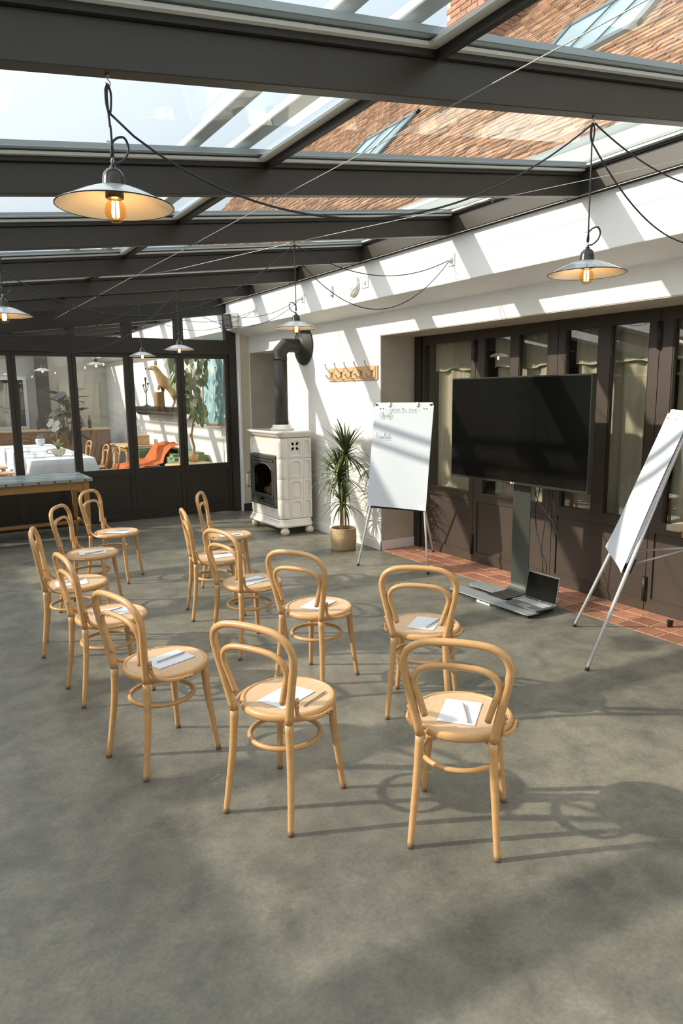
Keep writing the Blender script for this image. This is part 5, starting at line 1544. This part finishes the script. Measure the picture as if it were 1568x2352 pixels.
# ---- shelf, candlestick, stump and animal figure
sh = thing('mantel_shelf', 'dark moulded mantel shelf fixed to the white wall beyond the glass', 'shelf', (4.428, 13.85, 1.53), 0)
b = MB(); b.prism([(-.001, 0), (-.36, 0), (-.36, -.02), (-.345, -.03), (-.33, -.07), (-.27, -.10), (-.22, -.15), (-.10, -.175), (-.001, -.18)], 'y', -1.35, 1.35); b.build('moulding', 'shelf_dark', sh)
b = MB(); b.box(-.37, -.001, -1.37, 1.37, .0005, .018); b.build('shelf_board', 'shelf_dark', sh, .003)
cs_ = thing('candlestick', 'slender dark candlestick with three cups at the far end of the shelf', 'candlestick', (4.16, 14.35, 1.5485), 0)
b = MB(); b.lathe([(.085, 0), (.08, .012), (.03, .03), (.012, .05), (.010, .26), (.012, .50), (.02, .53), (.024, .58), (.018, .58)], 14); b.build('stem', 'candle_iron', cs_)
for s, z in ((-1, .40), (1, .43)):
    b = MB(); b.tube(cr([(0, 0, z - .14), (.035 * s, 0, z - .08), (.045 * s, 0, z)], 5), .008, 6); b.lathe([(.010, z), (.022, z + .02), (.024, z + .04), (.016, z + .04)], 10, (.045 * s, 0, 0)); b.build('arm', 'candle_iron', cs_)
DX, DY_ = 4.08, 12.85
stp = thing('wood_stump', 'round brown wooden stump on the shelf under the paw of the animal figure', 'stump', (DX - .10, DY_ + .06, 1.5485), 0)
b = MB(); b.lathe([(.10, 0), (.095, .02), (.09, .26), (.085, .275), (0, .277)], 16); b.build('bark', 'pine_dark', stp)
b = MB(); b.lathe([(.082, .2772), (.08, .280), (0, .280)], 16); b.build('cut_face', 'light_wood', stp)
dg = thing('animal_figure', 'tan dog figure with raised head, one paw on a stump, standing on the shelf', 'figure', (DX, DY_, 1.5485), math.atan2(-.52, .85))
dg.scale = (1.12, 1.12, 1.12)
def skin(name, nodes, edges, material, parent, sub=2):
    me = bpy.data.meshes.new(name); me.from_pydata([n[0] for n in nodes], edges, [])
    o = bpy.data.objects.new(name, me); COL.objects.link(o)
    o.modifiers.new('skin', 'SKIN'); 
    for i, n in enumerate(nodes):
        sv = me.skin_vertices[0].data[i]; r = n[1]; sv.radius = (r, r) if not isinstance(r, tuple) else r; sv.use_root = (i == 0)
    s = o.modifiers.new('sub', 'SUBSURF'); s.levels = sub; s.render_levels = sub
    dgp = bpy.context.evaluated_depsgraph_get()
    nm = bpy.data.meshes.new_from_object(o.evaluated_get(dgp)); nm.name = name
    for p in nm.polygons: p.use_smooth = True
    nm.materials.clear(); nm.materials.append(MATS[material])
    bpy.data.objects.remove(o)
    q = bpy.data.objects.new(name, nm); COL.objects.link(q); q.parent = parent
    return q
N = [((.16, 0, .30), .095), ((.06, 0, .36), .085), ((-.04, 0, .43), .095), ((-.09, 0, .52), .068), ((-.125, 0, .60), .058), ((-.17, 0, .645), .056), ((-.23, 0, .63), .030), ((-.285, 0, .62), .018),
     ((-.075, -.05, .36), .036), ((-.10, -.06, .29), .022), ((-.105, -.06, .285), .022), ((-.05, .05, .34), .034), ((-.06, .055, .18), .020), ((-.065, .055, .03), .018), ((-.09, .055, .013), .018),
     ((.13, -.06, .20), .050), ((.165, -.065, .12), .024), ((.135, -.065, .02), .018), ((.105, -.065, .013), .018), ((.19, .06, .20), .050), ((.225, .065, .12), .024), ((.20, .065, .02), .018), ((.17, .065, .013), .018),
     ((.235, 0, .27), .028), ((.27, 0, .17), .026), ((.275, 0, .08), .012)]
Ed = [(0, 1), (1, 2), (2, 3), (3, 4), (4, 5), (5, 6), (6, 7), (2, 8), (8, 9), (9, 10), (2, 11), (11, 12), (12, 13), (13, 14), (0, 15), (15, 16), (16, 17), (17, 18), (0, 19), (19, 20), (20, 21), (21, 22), (0, 23), (23, 24), (24, 25)]
bd = skin('body', N, Ed, 'fur_gold', dg)
for s in (-1, 1):
    b = MB(); b.add([(-.145, s * .02, .685), (-.145, s * .055, .68), (-.12, s * .038, .675), (-.14, s * .045, .775), (-.125, s * .03, .77)], [(0, 1, 3), (1, 2, 3), (2, 0, 3), (0, 1, 2), (0, 2, 4), (2, 1, 4)]); b.build('ear', 'fur_gold', dg)
    b = MB(); b.lathe([(0, -.007), (.007, 0), (0, .007)], 8, (-.213, s * .032, .655)); b.build('eye', 'fire_black', dg)
b = MB(); b.lathe([(0, -.012), (.012, -.004), (.010, .008), (0, .012)], 10, (-.302, 0, .625)); b.build('nose', 'fire_black', dg)

# ---- dark-leaved plant by the counter and lamps of that room
dk = thing('rubber_plant', 'big dark-leaved plant in front of the counter at the back', 'plant', (3.05, 16.6, 0), 0)
b = MB(); b.lathe([(.14, .001), (.17, .30), (.16, .31), (0, .30)], 18); b.build('pot', 'far_dark', dk)
b = MB()
for k in range(4): b.tube(cr([(0, 0, .30), (.05 * math.cos(k * 1.7), .05 * math.sin(k * 1.7), .9), (.22 * math.cos(k * 1.7), .2 * math.sin(k * 1.7), 1.6)], 5), .014, 6)
b.build('stem', 'stem_bark', dk)
dm = MB(); 
def dlf(u, v): return (v * .34, (u - .5) * .20 * math.sin(PI * (.05 + .9 * v)), -.10 * v * v)
dm.grid(dlf, 2, 6); dlm = dm.mesh('leaf', 'leaf_dark')
for k in range(44):
    z = lerp(.95, 1.95, k / 44); a = k * 2.4
    inst('leaf', dlm, dk, (.14 * math.cos(a), .14 * math.sin(a), z), (R.uniform(-.3, .3), R.uniform(-.7, .5), a))
pendant('pendant lamp in the dining room beyond the glass, above the white table', 2.25, 14.44, zr(2.25), 1, rz=.4, group='pendant lamps in the dining room', light=False)
pendant('pendant lamp in the dining room beyond the glass, nearer the partition', 2.62, 11.7, zr(2.62), -1, rz=-.4, group='pendant lamps in the dining room', light=False)
pendant('pendant lamp in the dining room beyond the glass, farthest one', 2.0, 17.2, zr(2.0), 1, rz=.4, group='pendant lamps in the dining room', light=False)
